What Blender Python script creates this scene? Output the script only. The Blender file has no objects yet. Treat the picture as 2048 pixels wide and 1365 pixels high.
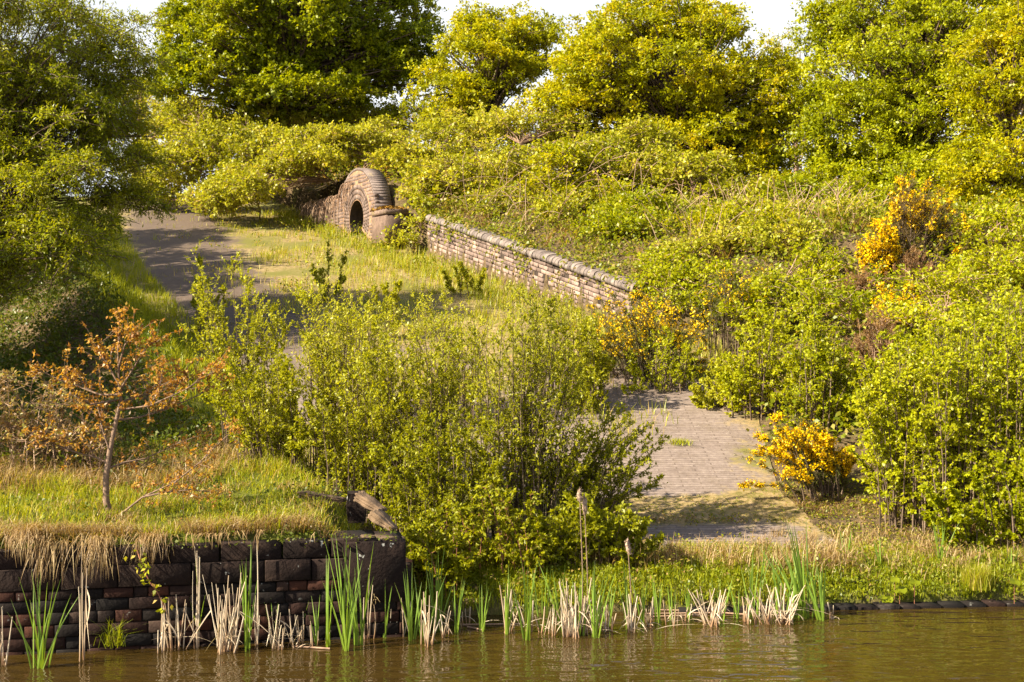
import bpy, math, random
import numpy as np
from mathutils import Vector

C = bpy.context.scene.collection
RNG = np.random.default_rng(7)
random.seed(7)

# ------------------------------------------------------------------ camera
CAMZ = 2.4
FPX = 2560.0           # focal length in photograph pixels
HY = 665.0             # horizon row in the photograph
cam_d = bpy.data.cameras.new("camera")
cam = bpy.data.objects.new("camera", cam_d); C.objects.link(cam)
cam.location = (0, 0, CAMZ); cam.rotation_euler = (math.radians(90), 0, 0)
cam_d.sensor_width = 36.0; cam_d.lens = 36.0 * FPX / 2048.0
cam_d.shift_y = -(682.5 - HY) / 2048.0
cam_d.clip_start = 0.1; cam_d.clip_end = 3000
bpy.context.scene.camera = cam

# ------------------------------------------------------------------ world, sun, exposure
SUN_EL, SUN_AZ = 36.0, 24.0     # sun stands to the left, AZ degrees round towards the camera
S = Vector((-math.cos(math.radians(SUN_AZ)) * math.cos(math.radians(SUN_EL)),
            -math.sin(math.radians(SUN_AZ)) * math.cos(math.radians(SUN_EL)),
            math.sin(math.radians(SUN_EL))))
w = bpy.data.worlds.new("World"); bpy.context.scene.world = w; w.use_nodes = True
nt = w.node_tree; nt.nodes.clear()
out = nt.nodes.new('ShaderNodeOutputWorld'); bg = nt.nodes.new('ShaderNodeBackground')
sky = nt.nodes.new('ShaderNodeTexSky'); sky.sky_type = 'NISHITA'; sky.sun_disc = False
sky.sun_elevation = math.radians(SUN_EL)
sky.sun_rotation = math.atan2(S.x, S.y)
sky.dust_density = 2.0
tc = nt.nodes.new('ShaderNodeTexCoord'); sep = nt.nodes.new('ShaderNodeSeparateXYZ')
nt.links.new(tc.outputs['Generated'], sep.inputs[0])
mr = nt.nodes.new('ShaderNodeMapRange'); mr.inputs['From Min'].default_value = 0.16; mr.inputs['From Max'].default_value = 0.55
mr.inputs['To Min'].default_value = 1.0; mr.inputs['To Max'].default_value = 0.12
nt.links.new(sep.outputs['Z'], mr.inputs['Value'])
cn = nt.nodes.new('ShaderNodeTexNoise'); cn.inputs['Scale'].default_value = 5; cn.inputs['Detail'].default_value = 6
cmap = nt.nodes.new('ShaderNodeMapping'); cmap.inputs['Scale'].default_value = (1, 1, 3)
nt.links.new(tc.outputs['Generated'], cmap.inputs[0]); nt.links.new(cmap.outputs[0], cn.inputs['Vector'])
cr = nt.nodes.new('ShaderNodeMapRange'); cr.inputs['From Min'].default_value = 0.3; cr.inputs['From Max'].default_value = 0.6
cr.inputs['To Min'].default_value = 0.75
nt.links.new(cn.outputs['Fac'], cr.inputs['Value'])
mu = nt.nodes.new('ShaderNodeMath'); mu.operation = 'MULTIPLY'
nt.links.new(mr.outputs[0], mu.inputs[0]); nt.links.new(cr.outputs[0], mu.inputs[1])
mx = nt.nodes.new('ShaderNodeMix'); mx.data_type = 'RGBA'
nt.links.new(mu.outputs[0], mx.inputs['Factor']); nt.links.new(sky.outputs[0], mx.inputs['A'])
mx.inputs['B'].default_value = (6.3, 6.35, 6.4, 1)       # thin bright cloud low in the sky
nt.links.new(mx.outputs['Result'], bg.inputs['Color']); bg.inputs['Strength'].default_value = 0.062
nt.links.new(bg.outputs[0], out.inputs[0])
sd = bpy.data.lights.new("sun", 'SUN'); sd.energy = 5.0; sd.angle = math.radians(0.5); sd.color = (1.0, 0.89, 0.67)
so = bpy.data.objects.new("sun", sd); C.objects.link(so); so.rotation_euler = S.to_track_quat('Z', 'Y').to_euler()
so.location = (-30, -5, 30)
sc = bpy.context.scene
sc.view_settings.view_transform = 'Standard'; sc.view_settings.look = 'None'
sc.view_settings.exposure = 1.68; sc.view_settings.gamma = 1
sc.view_settings.use_curve_mapping = False
sc.cycles.max_bounces = 5; sc.cycles.diffuse_bounces = 2; sc.cycles.transmission_bounces = 4; sc.cycles.glossy_bounces = 3

# ------------------------------------------------------------------ helpers
def at(px, py, D):
    """photo pixel + distance -> world point"""
    return np.array(((px - 1024.0) / FPX * D, D, CAMZ - (py - HY) / FPX * D))
def tag(o, label, cat, group=None):
    o['label'] = label; o['category'] = cat
    if group: o['group'] = group
    return o
def empty(name, loc, label, cat, group=None):
    o = bpy.data.objects.new(name, None); C.objects.link(o); o.location = tuple(float(a) for a in loc)
    o.empty_display_size = 0.1
    return tag(o, label, cat, group)

class MB:
    """collects quads; build() links them as ONE mesh object"""
    def __init__(s): s.V = []; s.F = []; s.A = []; s.n = 0
    def add(s, v, f, a=None):
        v = np.asarray(v, dtype=np.float64).reshape(-1, 3); f = np.asarray(f, dtype=np.int64).reshape(-1, 4)
        s.V.append(v); s.F.append(f + s.n); s.n += len(v)
        s.A.append(np.full(len(v), 0.5) if a is None else np.broadcast_to(np.asarray(a, float), (len(v),)).copy())
    def build(s, name, mat, parent=None, smooth=False):
        V = np.concatenate(s.V); F = np.concatenate(s.F); A = np.concatenate(s.A)
        if parent is not None: V = V - np.array(parent_world(parent))
        me = bpy.data.meshes.new(name)
        me.vertices.add(len(V)); me.vertices.foreach_set('co', V.astype(np.float32).ravel())
        me.loops.add(F.size); me.loops.foreach_set('vertex_index', F.astype(np.int32).ravel())
        me.polygons.add(len(F)); me.polygons.foreach_set('loop_start', np.arange(0, F.size, 4, dtype=np.int32))
        if smooth: me.polygons.foreach_set('use_smooth', np.ones(len(F), dtype=bool))
        me.update(calc_edges=True)
        at_ = me.attributes.new('v', 'FLOAT', 'POINT'); at_.data.foreach_set('value', A.astype(np.float32))
        me.materials.append(mat)
        o = bpy.data.objects.new(name, me); C.objects.link(o)
        if parent is not None: o.parent = parent
        return o
def parent_world(p):
    l = np.array(p.location)
    while p.parent is not None:
        p = p.parent; l = l + np.array(p.location)
    return l

def nrm(a):
    return a / np.maximum(np.linalg.norm(a, axis=-1, keepdims=True), 1e-9)
def rdir(n, zb=0.0):
    d = RNG.normal(size=(n, 3)); d[:, 2] += zb
    return nrm(d)
def leaves(mb, P, Dr, L, W, a, up=None, fold=0.18):
    """rhombic leaves starting at P, along Dr"""
    n = len(P)
    if n == 0: return
    Dr = nrm(Dr)
    if up is None: up = nrm(RNG.normal(size=(n, 3)) * 0.7 + np.array((0, 0, 1.0)))
    sd_ = nrm(np.cross(Dr, up)); nn = np.cross(sd_, Dr)
    L = np.broadcast_to(L, (n,))[:, None]; W = np.broadcast_to(W, (n,))[:, None]
    a0 = P; m = P + Dr * L * 0.45
    b = m + sd_ * W * 0.5 + nn * W * fold; c = P + Dr * L - nn * L * 0.08; d = m - sd_ * W * 0.5 + nn * W * fold
    V = np.stack((a0, b, c, d), 1).reshape(-1, 3)
    F = np.arange(4 * n).reshape(-1, 4)
    mb.add(V, F, np.repeat(a, 4))
def tubes(mb, P, R, sides=4, a=0.5):
    """P (N,K,3), R (N,K): N tapered tubes"""
    N, K, _ = P.shape
    T = np.empty_like(P); T[:, 1:-1] = P[:, 2:] - P[:, :-2]; T[:, 0] = P[:, 1] - P[:, 0]; T[:, -1] = P[:, -1] - P[:, -2]
    T = nrm(T); ref = np.array((0.31, 0.83, 0.11)); u = nrm(np.cross(T, ref)); v = np.cross(T, u)
    ang = np.arange(sides) / sides * 2 * np.pi
    ring = P[:, :, None, :] + R[:, :, None, None] * (np.cos(ang)[None, None, :, None] * u[:, :, None, :] + np.sin(ang)[None, None, :, None] * v[:, :, None, :])
    V = ring.reshape(-1, 3)
    idx = np.arange(N * K * sides).reshape(N, K, sides)
    q = np.stack((idx[:, :-1, :], np.roll(idx, -1, 2)[:, :-1, :], np.roll(idx, -1, 2)[:, 1:, :], idx[:, 1:, :]), -1)
    av = np.broadcast_to(a, (N,)) if np.ndim(a) <= 1 else a
    mb.add(V, q.reshape(-1, 4), np.repeat(av, K * sides))
def curve(A, B, sag, K, wob=0.0):
    """quadratic curves A->B with control offset sag (N,3)"""
    t = np.linspace(0, 1, K)[None, :, None]
    M = (A + B) / 2 + sag
    P = (1 - t) ** 2 * A[:, None] + 2 * t * (1 - t) * M[:, None] + t ** 2 * B[:, None]
    if wob: 
        n = RNG.normal(size=P.shape) * wob; n[:, 0] = 0; P = P + n
    return P
def along(P, t):
    """points on curves P (N,K,3) at t (N,M)"""
    K = P.shape[1]; f = t * (K - 1); i = np.clip(f.astype(int), 0, K - 2); r = (f - i)[..., None]
    n = np.arange(len(P))[:, None]
    a, b = P[n, i], P[n, i + 1]
    return a + (b - a) * r, nrm(b - a)
def boxes(mb, c, ax, half, a, cham=0.0):
    """boxes: centre c (N,3), axes ax (N,3,3) rows, half (N,3); front is -axis1, chamfered there"""
    N = len(c); s = np.array([(-1,-1,-1),(1,-1,-1),(1,1,-1),(-1,1,-1),(-1,-1,1),(1,-1,1),(1,1,1),(-1,1,1)], float)
    H = half[:, None, :] * s[None]
    V = c[:, None, :] + np.einsum('nki,nij->nkj', H, ax)
    F = np.array([(0,3,2,1),(4,5,6,7),(0,1,5,4),(1,2,6,5),(2,3,7,6),(3,0,4,7)])
    if not cham:
        mb.add(V, (F[None] + 8 * np.arange(N)[:, None, None]).reshape(-1, 4), np.repeat(a, 8)); return
    # front ring at y=-1 inset
    Hi = half[:, None, :] * s[None][:, [0, 1, 5, 4]]
    Hi[:, :, 0] -= np.sign(Hi[:, :, 0]) * cham; Hi[:, :, 2] -= np.sign(Hi[:, :, 2]) * cham
    Hi[:, :, 1] -= cham
    Vi = c[:, None, :] + np.einsum('nki,nij->nkj', Hi, ax)
    V = np.concatenate((V, Vi), 1)
    F = np.array([(0,3,2,1),(4,5,6,7),(1,2,6,5),(2,3,7,6),(3,0,4,7),(0,1,9,8),(1,5,10,9),(5,4,11,10),(4,0,8,11),(8,9,10,11)])
    mb.add(V, (F[None] + 12 * np.arange(N)[:, None, None]).reshape(-1, 4), np.repeat(a, 12))

# ------------------------------------------------------------------ materials
def newmat(name):
    m = bpy.data.materials.new(name); m.use_nodes = True; t = m.node_tree; t.nodes.clear()
    o = t.nodes.new('ShaderNodeOutputMaterial'); return m, t, o
def ramp(t, stops, src):
    r = t.nodes.new('ShaderNodeValToRGB'); e = r.color_ramp.elements
    while len(e) < len(stops): e.new(0.5)
    for i, (p, c) in enumerate(stops): e[i].position = p; e[i].color = (*c, 1)
    t.links.new(src, r.inputs[0]); return r.outputs[0]
def leafmat(name, stops, trans=0.40, rough=0.42, tb=1.4, spec=0.3):
    m, t, o = newmat(name)
    a = t.nodes.new('ShaderNodeAttribute'); a.attribute_name = 'v'
    col = ramp(t, stops, a.outputs['Fac'])
    p = t.nodes.new('ShaderNodeBsdfPrincipled'); p.inputs['Roughness'].default_value = rough
    p.inputs['Specular IOR Level'].default_value = spec
    t.links.new(col, p.inputs['Base Color'])
    tr = t.nodes.new('ShaderNodeBsdfTranslucent')
    h = t.nodes.new('ShaderNodeMix'); h.data_type = 'RGBA'; h.blend_type = 'MULTIPLY'; h.inputs['Factor'].default_value = 1
    h.inputs['B'].default_value = (tb * 1.1, tb, tb * 0.3, 1)
    t.links.new(col, h.inputs['A']); t.links.new(h.outputs['Result'], tr.inputs['Color'])
    mx = t.nodes.new('ShaderNodeMixShader'); mx.inputs[0].default_value = trans
    t.links.new(p.outputs[0], mx.inputs[1]); t.links.new(tr.outputs[0], mx.inputs[2]); t.links.new(mx.outputs[0], o.inputs[0])
    return m
def noise(t, scale, detail=4, vec=None, rough=0.6):
    n = t.nodes.new('ShaderNodeTexNoise'); n.inputs['Scale'].default_value = scale; n.inputs['Detail'].default_value = detail
    n.inputs['Roughness'].default_value = rough
    if vec is not None: t.links.new(vec, n.inputs['Vector'])
    return n.outputs['Fac']
def objco(t, scale=(1, 1, 1)):
    c = t.nodes.new('ShaderNodeTexCoord'); mp = t.nodes.new('ShaderNodeMapping'); mp.inputs['Scale'].default_value = scale
    t.links.new(c.outputs['Object'], mp.inputs[0]); return mp.outputs[0]
def mixc(t, f, a, b, mode='MIX'):
    m = t.nodes.new('ShaderNodeMix'); m.data_type = 'RGBA'; m.blend_type = mode
    for s_, x in (('Factor', f), ('A', a), ('B', b)):
        if isinstance(x, (int, float)): m.inputs[s_].default_value = x
        elif isinstance(x, tuple): m.inputs[s_].default_value = (*x, 1)
        else: t.links.new(x, m.inputs[s_])
    return m.outputs['Result']
def mrange(t, x, a, b, c=0.0, d=1.0):
    m = t.nodes.new('ShaderNodeMapRange'); m.inputs['From Min'].default_value = a; m.inputs['From Max'].default_value = b
    m.inputs['To Min'].default_value = c; m.inputs['To Max'].default_value = d
    t.links.new(x, m.inputs['Value']); return m.outputs[0]
def bump(t, h, s, d=0.01, prev=None):
    b = t.nodes.new('ShaderNodeBump'); b.inputs['Strength'].default_value = s; b.inputs['Distance'].default_value = d
    t.links.new(h, b.inputs['Height'])
    if prev is not None: t.links.new(prev, b.inputs['Normal'])
    return b.outputs[0]
def stonemat(name, stops, nscale=6, rough=0.75, moss=None, mossamt=0.55, b=0.6, white=0.0):
    m, t, o = newmat(name)
    a = t.nodes.new('ShaderNodeAttribute'); a.attribute_name = 'v'
    co = objco(t)
    col = ramp(t, stops, a.outputs['Fac'])
    n1 = noise(t, nscale, 6, co); n2 = noise(t, nscale * 7, 5, co)
    col = mixc(t, 1.0, col, ramp(t, [(0.25, (0.45, 0.42, 0.4)), (0.7, (1.25, 1.2, 1.15))], n1), 'MULTIPLY')
    col = mixc(t, 0.6, col, ramp(t, [(0.3, (0.55, 0.55, 0.55)), (0.7, (1.2, 1.2, 1.2))], n2), 'MULTIPLY')
    if moss: col = mixc(t, mrange(t, noise(t, 2.2, 6, co, 0.7), mossamt, mossamt + 0.1), col, moss)
    if white:
        n3 = noise(t, 13, 3, co)
        col = mixc(t, mrange(t, n3, 0.68, 0.72, 0, white), col, (0.5, 0.5, 0.46))
    p = t.nodes.new('ShaderNodeBsdfPrincipled'); p.inputs['Roughness'].default_value = rough; p.inputs['Specular IOR Level'].default_value = 0.22
    t.links.new(col, p.inputs['Base Color']); t.links.new(bump(t, n2, b, 0.012), p.inputs['Normal'])
    t.links.new(p.outputs[0], o.inputs[0]); return m

M = {}
M['willow'] = leafmat('willow_leaf', [(0.0, (0.14, 0.155, 0.004)), (0.45, (0.275, 0.285, 0.007)), (0.8, (0.41, 0.41, 0.02)), (1.0, (0.50, 0.50, 0.11))])
M['birch'] = leafmat('birch_leaf', [(0.0, (0.15, 0.185, 0.002)), (0.5, (0.31, 0.335, 0.003)), (1.0, (0.48, 0.47, 0.015))])
M['haw'] = leafmat('hawthorn_leaf', [(0.0, (0.13, 0.16, 0.002)), (0.5, (0.32, 0.33, 0.002)), (0.88, (0.47, 0.41, 0.004)), (1.0, (0.52, 0.34, 0.012))])
M['green'] = leafmat('green_leaf', [(0.0, (0.085, 0.12, 0.002)), (0.5, (0.22, 0.255, 0.002)), (1.0, (0.40, 0.39, 0.006))])
M['dusky'] = leafmat('dusky_leaf', [(0.0, (0.12, 0.155, 0.004)), (0.5, (0.23, 0.26, 0.006)), (1.0, (0.37, 0.36, 0.01))])
M['bramble'] = leafmat('bramble_leaf', [(0.0, (0.12, 0.14, 0.004)), (0.5, (0.30, 0.31, 0.012)), (0.88, (0.46, 0.43, 0.05)), (1.0, (0.44, 0.28, 0.10))])
M['oak'] = leafmat('young_oak_leaf', [(0.0, (0.22, 0.09, 0.022)), (0.5, (0.38, 0.19, 0.035)), (1.0, (0.46, 0.30, 0.05))], 0.35)
M['oakdull'] = leafmat('brown_bramble_leaf', [(0.0, (0.13, 0.08, 0.035)), (0.5, (0.30, 0.19, 0.09)), (0.8, (0.24, 0.25, 0.03)), (1.0, (0.45, 0.36, 0.18))], 0.3)
M['gorse'] = leafmat('gorse_spine', [(0.0, (0.05, 0.065, 0.012)), (0.6, (0.11, 0.12, 0.02)), (1.0, (0.18, 0.15, 0.04))], 0.2)
M['browngorse'] = leafmat('brown_green_gorse_spine', [(0.0, (0.08, 0.06, 0.018)), (0.6, (0.17, 0.12, 0.03)), (1.0, (0.26, 0.17, 0.06))], 0.2)
M['deadgorse'] = leafmat('dead_gorse_spine', [(0.0, (0.16, 0.08, 0.03)), (0.6, (0.30, 0.17, 0.07)), (1.0, (0.42, 0.27, 0.12))], 0.2)
M['flower'] = leafmat('gorse_flower', [(0.0, (0.72, 0.42, 0.0)), (0.6, (0.86, 0.57, 0.0)), (1.0, (0.92, 0.68, 0.01))], 0.3, tb=1.0)
M['grass'] = leafmat('grass_blade', [(0.0, (0.09, 0.12, 0.003)), (0.45, (0.225, 0.26, 0.006)), (0.75, (0.36, 0.36, 0.014)), (1.0, (0.44, 0.31, 0.12))], 0.4)
M['drygrass'] = leafmat('dry_grass_blade', [(0.0, (0.13, 0.075, 0.03)), (0.5, (0.31, 0.20, 0.085)), (1.0, (0.48, 0.36, 0.18))], 0.3)
M['reed'] = leafmat('cattail_blade', [(0.0, (0.30, 0.25, 0.02)), (0.25, (0.17, 0.24, 0.02)), (0.7, (0.18, 0.29, 0.045)), (1.0, (0.30, 0.40, 0.13))], 0.35, 0.35)
M['deadreed'] = leafmat('dead_cattail', [(0.0, (0.16, 0.07, 0.03)), (0.2, (0.30, 0.18, 0.10)), (0.6, (0.48, 0.37, 0.26)), (1.0, (0.66, 0.57, 0.44))], 0.15, 0.6)
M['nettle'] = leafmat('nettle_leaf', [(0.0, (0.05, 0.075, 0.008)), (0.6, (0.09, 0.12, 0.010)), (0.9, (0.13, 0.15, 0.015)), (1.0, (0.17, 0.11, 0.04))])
M['cover'] = leafmat('ground_cover_leaf', [(0.0, (0.10, 0.13, 0.004)), (0.5, (0.21, 0.24, 0.008)), (0.8, (0.30, 0.24, 0.05)), (1.0, (0.34, 0.20, 0.09))])
M['bark'] = stonemat('bark', [(0, (0.10, 0.07, 0.05)), (1, (0.20, 0.15, 0.11))], 9, 0.9)
M['paletwig'] = stonemat('pale_bark', [(0, (0.13, 0.085, 0.06)), (1, (0.27, 0.19, 0.14))], 14, 0.8)
M['tantwig'] = stonemat('dead_stem', [(0, (0.25, 0.15, 0.10)), (1, (0.45, 0.33, 0.24))], 9, 0.9)
M['redtwig'] = stonemat('red_stem', [(0, (0.20, 0.08, 0.05)), (1, (0.30, 0.14, 0.08))], 9, 0.8)
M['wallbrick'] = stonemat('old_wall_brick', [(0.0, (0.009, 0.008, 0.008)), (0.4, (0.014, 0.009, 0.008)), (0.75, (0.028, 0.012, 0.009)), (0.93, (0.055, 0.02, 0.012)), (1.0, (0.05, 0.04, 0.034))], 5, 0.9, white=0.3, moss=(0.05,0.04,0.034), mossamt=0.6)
M['mortar'] = stonemat('old_mortar', [(0, (0.03, 0.025, 0.02)), (1, (0.05, 0.04, 0.035))], 9, 0.95)
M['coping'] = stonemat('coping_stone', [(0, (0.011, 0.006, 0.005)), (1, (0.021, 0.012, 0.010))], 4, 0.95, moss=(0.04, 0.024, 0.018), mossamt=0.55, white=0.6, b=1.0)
M['upbrick'] = stonemat('upper_wall_brick', [(0, (0.13, 0.095, 0.085)), (0.5, (0.22, 0.165, 0.15)), (1, (0.34, 0.25, 0.22))], 3, 0.8)
M['upmortar'] = stonemat('upper_mortar', [(0, (0.04, 0.03, 0.026)), (1, (0.06, 0.046, 0.038))], 9, 0.95)
M['blue'] = stonemat('blue_coping_brick', [(0, (0.15, 0.125, 0.12)), (1, (0.26, 0.22, 0.205))], 5, 0.65, moss=(0.16, 0.14, 0.05), mossamt=0.62)
M['archbrick'] = stonemat('arch_brick', [(0, (0.13, 0.095, 0.085)), (1, (0.22, 0.165, 0.145))], 4, 0.8, moss=(0.30, 0.26, 0.22), mossamt=0.6)
M['barrel'] = stonemat('grey_barrel_brick', [(0, (0.15, 0.12, 0.115)), (1, (0.21, 0.17, 0.16))], 4, 0.8, moss=(0.26, 0.2, 0.12), mossamt=0.62)
M['archmortar'] = stonemat('pale_mortar', [(0, (0.30, 0.19, 0.12)), (1, (0.36, 0.23, 0.15))], 9, 0.95)
M['pier'] = stonemat('pier_stone', [(0, (0.14, 0.095, 0.075)), (1, (0.22, 0.16, 0.13))], 5, 0.85, moss=(0.18, 0.14, 0.05))
M['moss'] = stonemat('orange_moss', [(0, (0.34, 0.17, 0.02)), (1, (0.38, 0.24, 0.04))], 12, 0.95)
M['timber'] = stonemat('weathered_timber', [(0, (0.09, 0.06, 0.045)), (1, (0.24, 0.17, 0.11))], 3, 0.9, b=0.9)
M['head'] = stonemat('cattail_head', [(0, (0.36, 0.26, 0.19)), (1, (0.5, 0.38, 0.3))], 30, 0.95)

# ------------------------------------------------------------------ terrain
XL = np.array([(9, -1.0), (11, -1.1), (12, -1.3), (14, -2.2), (17, -3.6), (20, -5.0), (23, -6.4), (27, -8.2), (31, -9.8), (35, -11.3), (45, -16.0), (60, -24)], float)
XR = np.array([(9, 3.0), (11, 3.2), (12.5, 3.2), (14, 2.9), (16.4, 3.15), (19, 3.6), (20.5, 3.3), (22, 1.9), (25.5, 0.0), (29, -1.9), (31, -3.0), (35, -5.1), (40, -7.8), (45, -10.4), (60, -18)], float)
def xl(y): return np.interp(y, XL[:, 0], XL[:, 1])
def xr(y): return np.interp(y, XR[:, 0], XR[:, 1])
def rampz(y):
    y = np.asarray(y, float)
    z = 0.23 * y - 2.56
    z = np.where(y < 12.5, 0.27 + (y - 10.9) * 0.028, z)
    z = np.where((y >= 12.5) & (y < 13.2), 0.315 + (y - 12.5) * 0.23 * 0.7 , z)
    return np.minimum(z, 6.6 + 0.03 * np.maximum(y - 40, 0))
def bankline(x):
    """y of the water's edge"""
    x = np.asarray(x, float)
    return np.where(x < -0.85, 10.1 + 0.2 * (x + 0.85), np.interp(x, [-0.85, 0.5, 2.5, 4.5, 60], [10.75, 10.95, 11.15, 11.35, 12.5]))
def smax(a, b, k=0.25):
    h = np.clip(0.5 + 0.5 * (a - b) / k, 0, 1); return b * (1 - h) + a * h + k * h * (1 - h)
def lump(x, y):
    return (np.sin(x * 1.7 + y * 0.9) * 0.5 + np.sin(x * 3.1 - y * 2.3 + 1) * 0.3 + np.sin(x * 6.3 + y * 5.1) * 0.2)
def Hgt(x, y):
    x = np.asarray(x, float); y = np.asarray(y, float)
    zr = rampz(y); l = xl(y); r = xr(y)
    z = zr - 0.03 + 0 * x
    # left side: low crest beside the slipway, then a bank down to the plateau behind the wall
    d = l - x
    pl = 0.84 + 0.05 * np.clip(y - 10, 0, 5) + 0.13 * np.maximum(y - 15, 0) - 0.16 * np.maximum(y - 40, 0)
    cr_ = zr + 0.38 * np.clip(d / 0.8, 0, 1) * np.clip((y - 14) / 3, 0, 1) - 0.55 * np.maximum(d - 1.0, 0)
    zl = smax(pl, cr_, 0.2)
    zl = np.where(d < 0.5, zr + (zl - zr) * np.clip(d / 0.5, 0, 1), zl)
    z = np.where(d > 0, zl, z)
    # right side
    e = x - r
    wallh = np.interp(y, [20, 22, 29, 30.5, 31, 34, 36], [0.3, 0.68, 0.80, 0.8, 1.2, 1.2, 0.6])
    step = np.clip(e / 0.05, 0, 1) * np.where(y > 21.2, wallh, wallh * np.clip(e / 1.5, 0, 1))
    hill = np.interp(e, [0, 1, 4, 9, 30], [0, 0.15, 0.9, 1.7, 2.2]) * np.clip((y - 13) / 8, 0, 1) * np.interp(y, [28, 38], [1, 1.5])
    zR = zr + step * np.clip((y - 14) / 6, 0, 1) + hill
    cap = np.interp(x, [-6, -3, 0, 3, 6, 30], [7.8, 7.2, 6.2, 4.7, 4.3, 4.0])
    zR = -smax(-zR, -cap, 0.5)
    z = np.where(e > 0, zR, z)
    z = z + 0.035 * lump(x, y) * np.where((d > 0) | (e > 0.3), 1, 0.15)
    # water side
    yb = bankline(x); f = y - yb
    zb = np.where(x < -0.85, z, np.minimum(z, 0.02 + 0.24 * np.clip(f / 0.45, 0, 1) ** 0.5 + np.maximum(f - 0.45, 0) * 0.5))
    return np.where(f > np.where(x < -0.85, 0.13, 0.0), zb, -0.9)

def grid(name, xs, ys, zf, mat, cover=None):
    X, Y = np.meshgrid(xs, ys); Z = zf(X, Y)
    V = np.stack((X, Y, Z), -1).reshape(-1, 3); i = np.arange(X.size).reshape(X.shape)
    F = np.stack((i[:-1, :-1], i[:-1, 1:], i[1:, 1:], i[1:, :-1]), -1).reshape(-1, 4)
    mb = MB(); mb.add(V, F, cover(X, Y).ravel() if cover is not None else None)
    o = mb.build(name, mat, smooth=True); o['kind'] = 'structure'; return o

def groundmat():
    m, t, o = newmat('soil_and_turf'); co = objco(t)
    a = t.nodes.new('ShaderNodeAttribute'); a.attribute_name = 'v'
    n1 = noise(t, 1.6, 6, co); n2 = noise(t, 9, 6, co, 0.7); n3 = noise(t, 45, 4, co)
    base = ramp(t, [(0.3, (0.045, 0.032, 0.018)), (0.5, (0.10, 0.07, 0.038)), (0.7, (0.19, 0.13, 0.07))], n2)
    grass = ramp(t, [(0.3, (0.05, 0.065, 0.01)), (0.55, (0.10, 0.11, 0.015)), (0.75, (0.19, 0.16, 0.04))], n3)
    g = t.nodes.new('ShaderNodeMath'); g.operation = 'ADD'; t.links.new(n1, g.inputs[0]); t.links.new(a.outputs['Fac'], g.inputs[1])
    col = mixc(t, mrange(t, g.outputs[0], 0.8, 1.1), base, grass)
    p = t.nodes.new('ShaderNodeBsdfPrincipled'); p.inputs['Roughness'].default_value = 0.95; p.inputs['Specular IOR Level'].default_value = 0.1
    t.links.new(col, p.inputs['Base Color']); t.links.new(bump(t, n3, 0.8, 0.03), p.inputs['Normal']); t.links.new(p.outputs[0], o.inputs[0])
    return m
def pavemat():
    m, t, o = newmat('blue_brick_paving'); co = objco(t)
    a = t.nodes.new('ShaderNodeAttribute'); a.attribute_name = 'v'
    b = t.nodes.new('ShaderNodeTexBrick'); t.links.new(co, b.inputs['Vector'])
    b.inputs['Scale'].default_value = 1.0; b.inputs['Brick Width'].default_value = 0.42; b.inputs['Row Height'].default_value = 0.072
    b.inputs['Mortar Size'].default_value = 0.009; b.inputs['Mortar Smooth'].default_value = 0.2; b.inputs['Bias'].default_value = 0
    b.inputs['Color1'].default_value = (0.19, 0.15, 0.132, 1); b.inputs['Color2'].default_value = (0.235, 0.19, 0.17, 1)
    b.inputs['Mortar'].default_value = (0.135, 0.105, 0.09, 1)
    n1 = noise(t, 1.1, 6, co, 0.65); n2 = noise(t, 14, 6, co, 0.7); n3 = noise(t, 60, 3, co)
    col = mixc(t, 1.0, b.outputs['Color'], ramp(t, [(0.3, (0.7, 0.66, 0.64)), (0.7, (1.2, 1.18, 1.15))], n2), 'MULTIPLY')
    col = mixc(t, mrange(t, noise(t, 2.3, 7, co, 0.75), 0.5, 0.66, 0, 0.6), col, (0.14, 0.105, 0.075))
    col = mixc(t, mrange(t, n3, 0.66, 0.7, 0, 0.6), col, (0.5, 0.46, 0.38))
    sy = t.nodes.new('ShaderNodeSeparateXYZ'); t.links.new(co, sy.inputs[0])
    upper_brown = t.nodes.new('ShaderNodeMath'); upper_brown.operation = 'MULTIPLY'; t.links.new(mrange(t, sy.outputs['Y'], 17, 22, 0, 1), upper_brown.inputs[0]); t.links.new(mrange(t, n2, 0.3, 0.6, 0.45, 0.95), upper_brown.inputs[1])
    col = mixc(t, upper_brown.outputs[0], col, (0.085, 0.058, 0.04))     # mixes towards dark brown on the upper paving, broken by noise
    turf = ramp(t, [(0.3, (0.07, 0.075, 0.012)), (0.43, (0.15, 0.12, 0.035)), (0.52, (0.24, 0.17, 0.075)), (0.65, (0.30, 0.22, 0.12))], n2)
    turf = mixc(t, mrange(t, noise(t, 0.7, 5, co, 0.6), 0.45, 0.6), turf, (0.13, 0.12, 0.025))
    g = t.nodes.new('ShaderNodeMath'); g.operation = 'ADD'; t.links.new(n1, g.inputs[0]); t.links.new(a.outputs['Fac'], g.inputs[1])
    g2 = t.nodes.new('ShaderNodeMath'); g2.operation = 'MULTIPLY_ADD'; t.links.new(n2, g2.inputs[0]); g2.inputs[1].default_value = 0.5; t.links.new(g.outputs[0], g2.inputs[2])
    f = mrange(t, g2.outputs[0], 1.15, 1.3)
    col = mixc(t, f, col, turf)
    p = t.nodes.new('ShaderNodeBsdfPrincipled'); p.inputs['Roughness'].default_value = 0.8; p.inputs['Specular IOR Level'].default_value = 0.25
    t.links.new(col, p.inputs['Base Color'])
    bb = bump(t, b.outputs['Fac'], -0.7, 0.012); t.links.new(bump(t, n2, 0.4, 0.015, bb), p.inputs['Normal'])
    t.links.new(p.outputs[0], o.inputs[0]); return m
M['ground'] = groundmat(); M['pave'] = pavemat()

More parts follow.
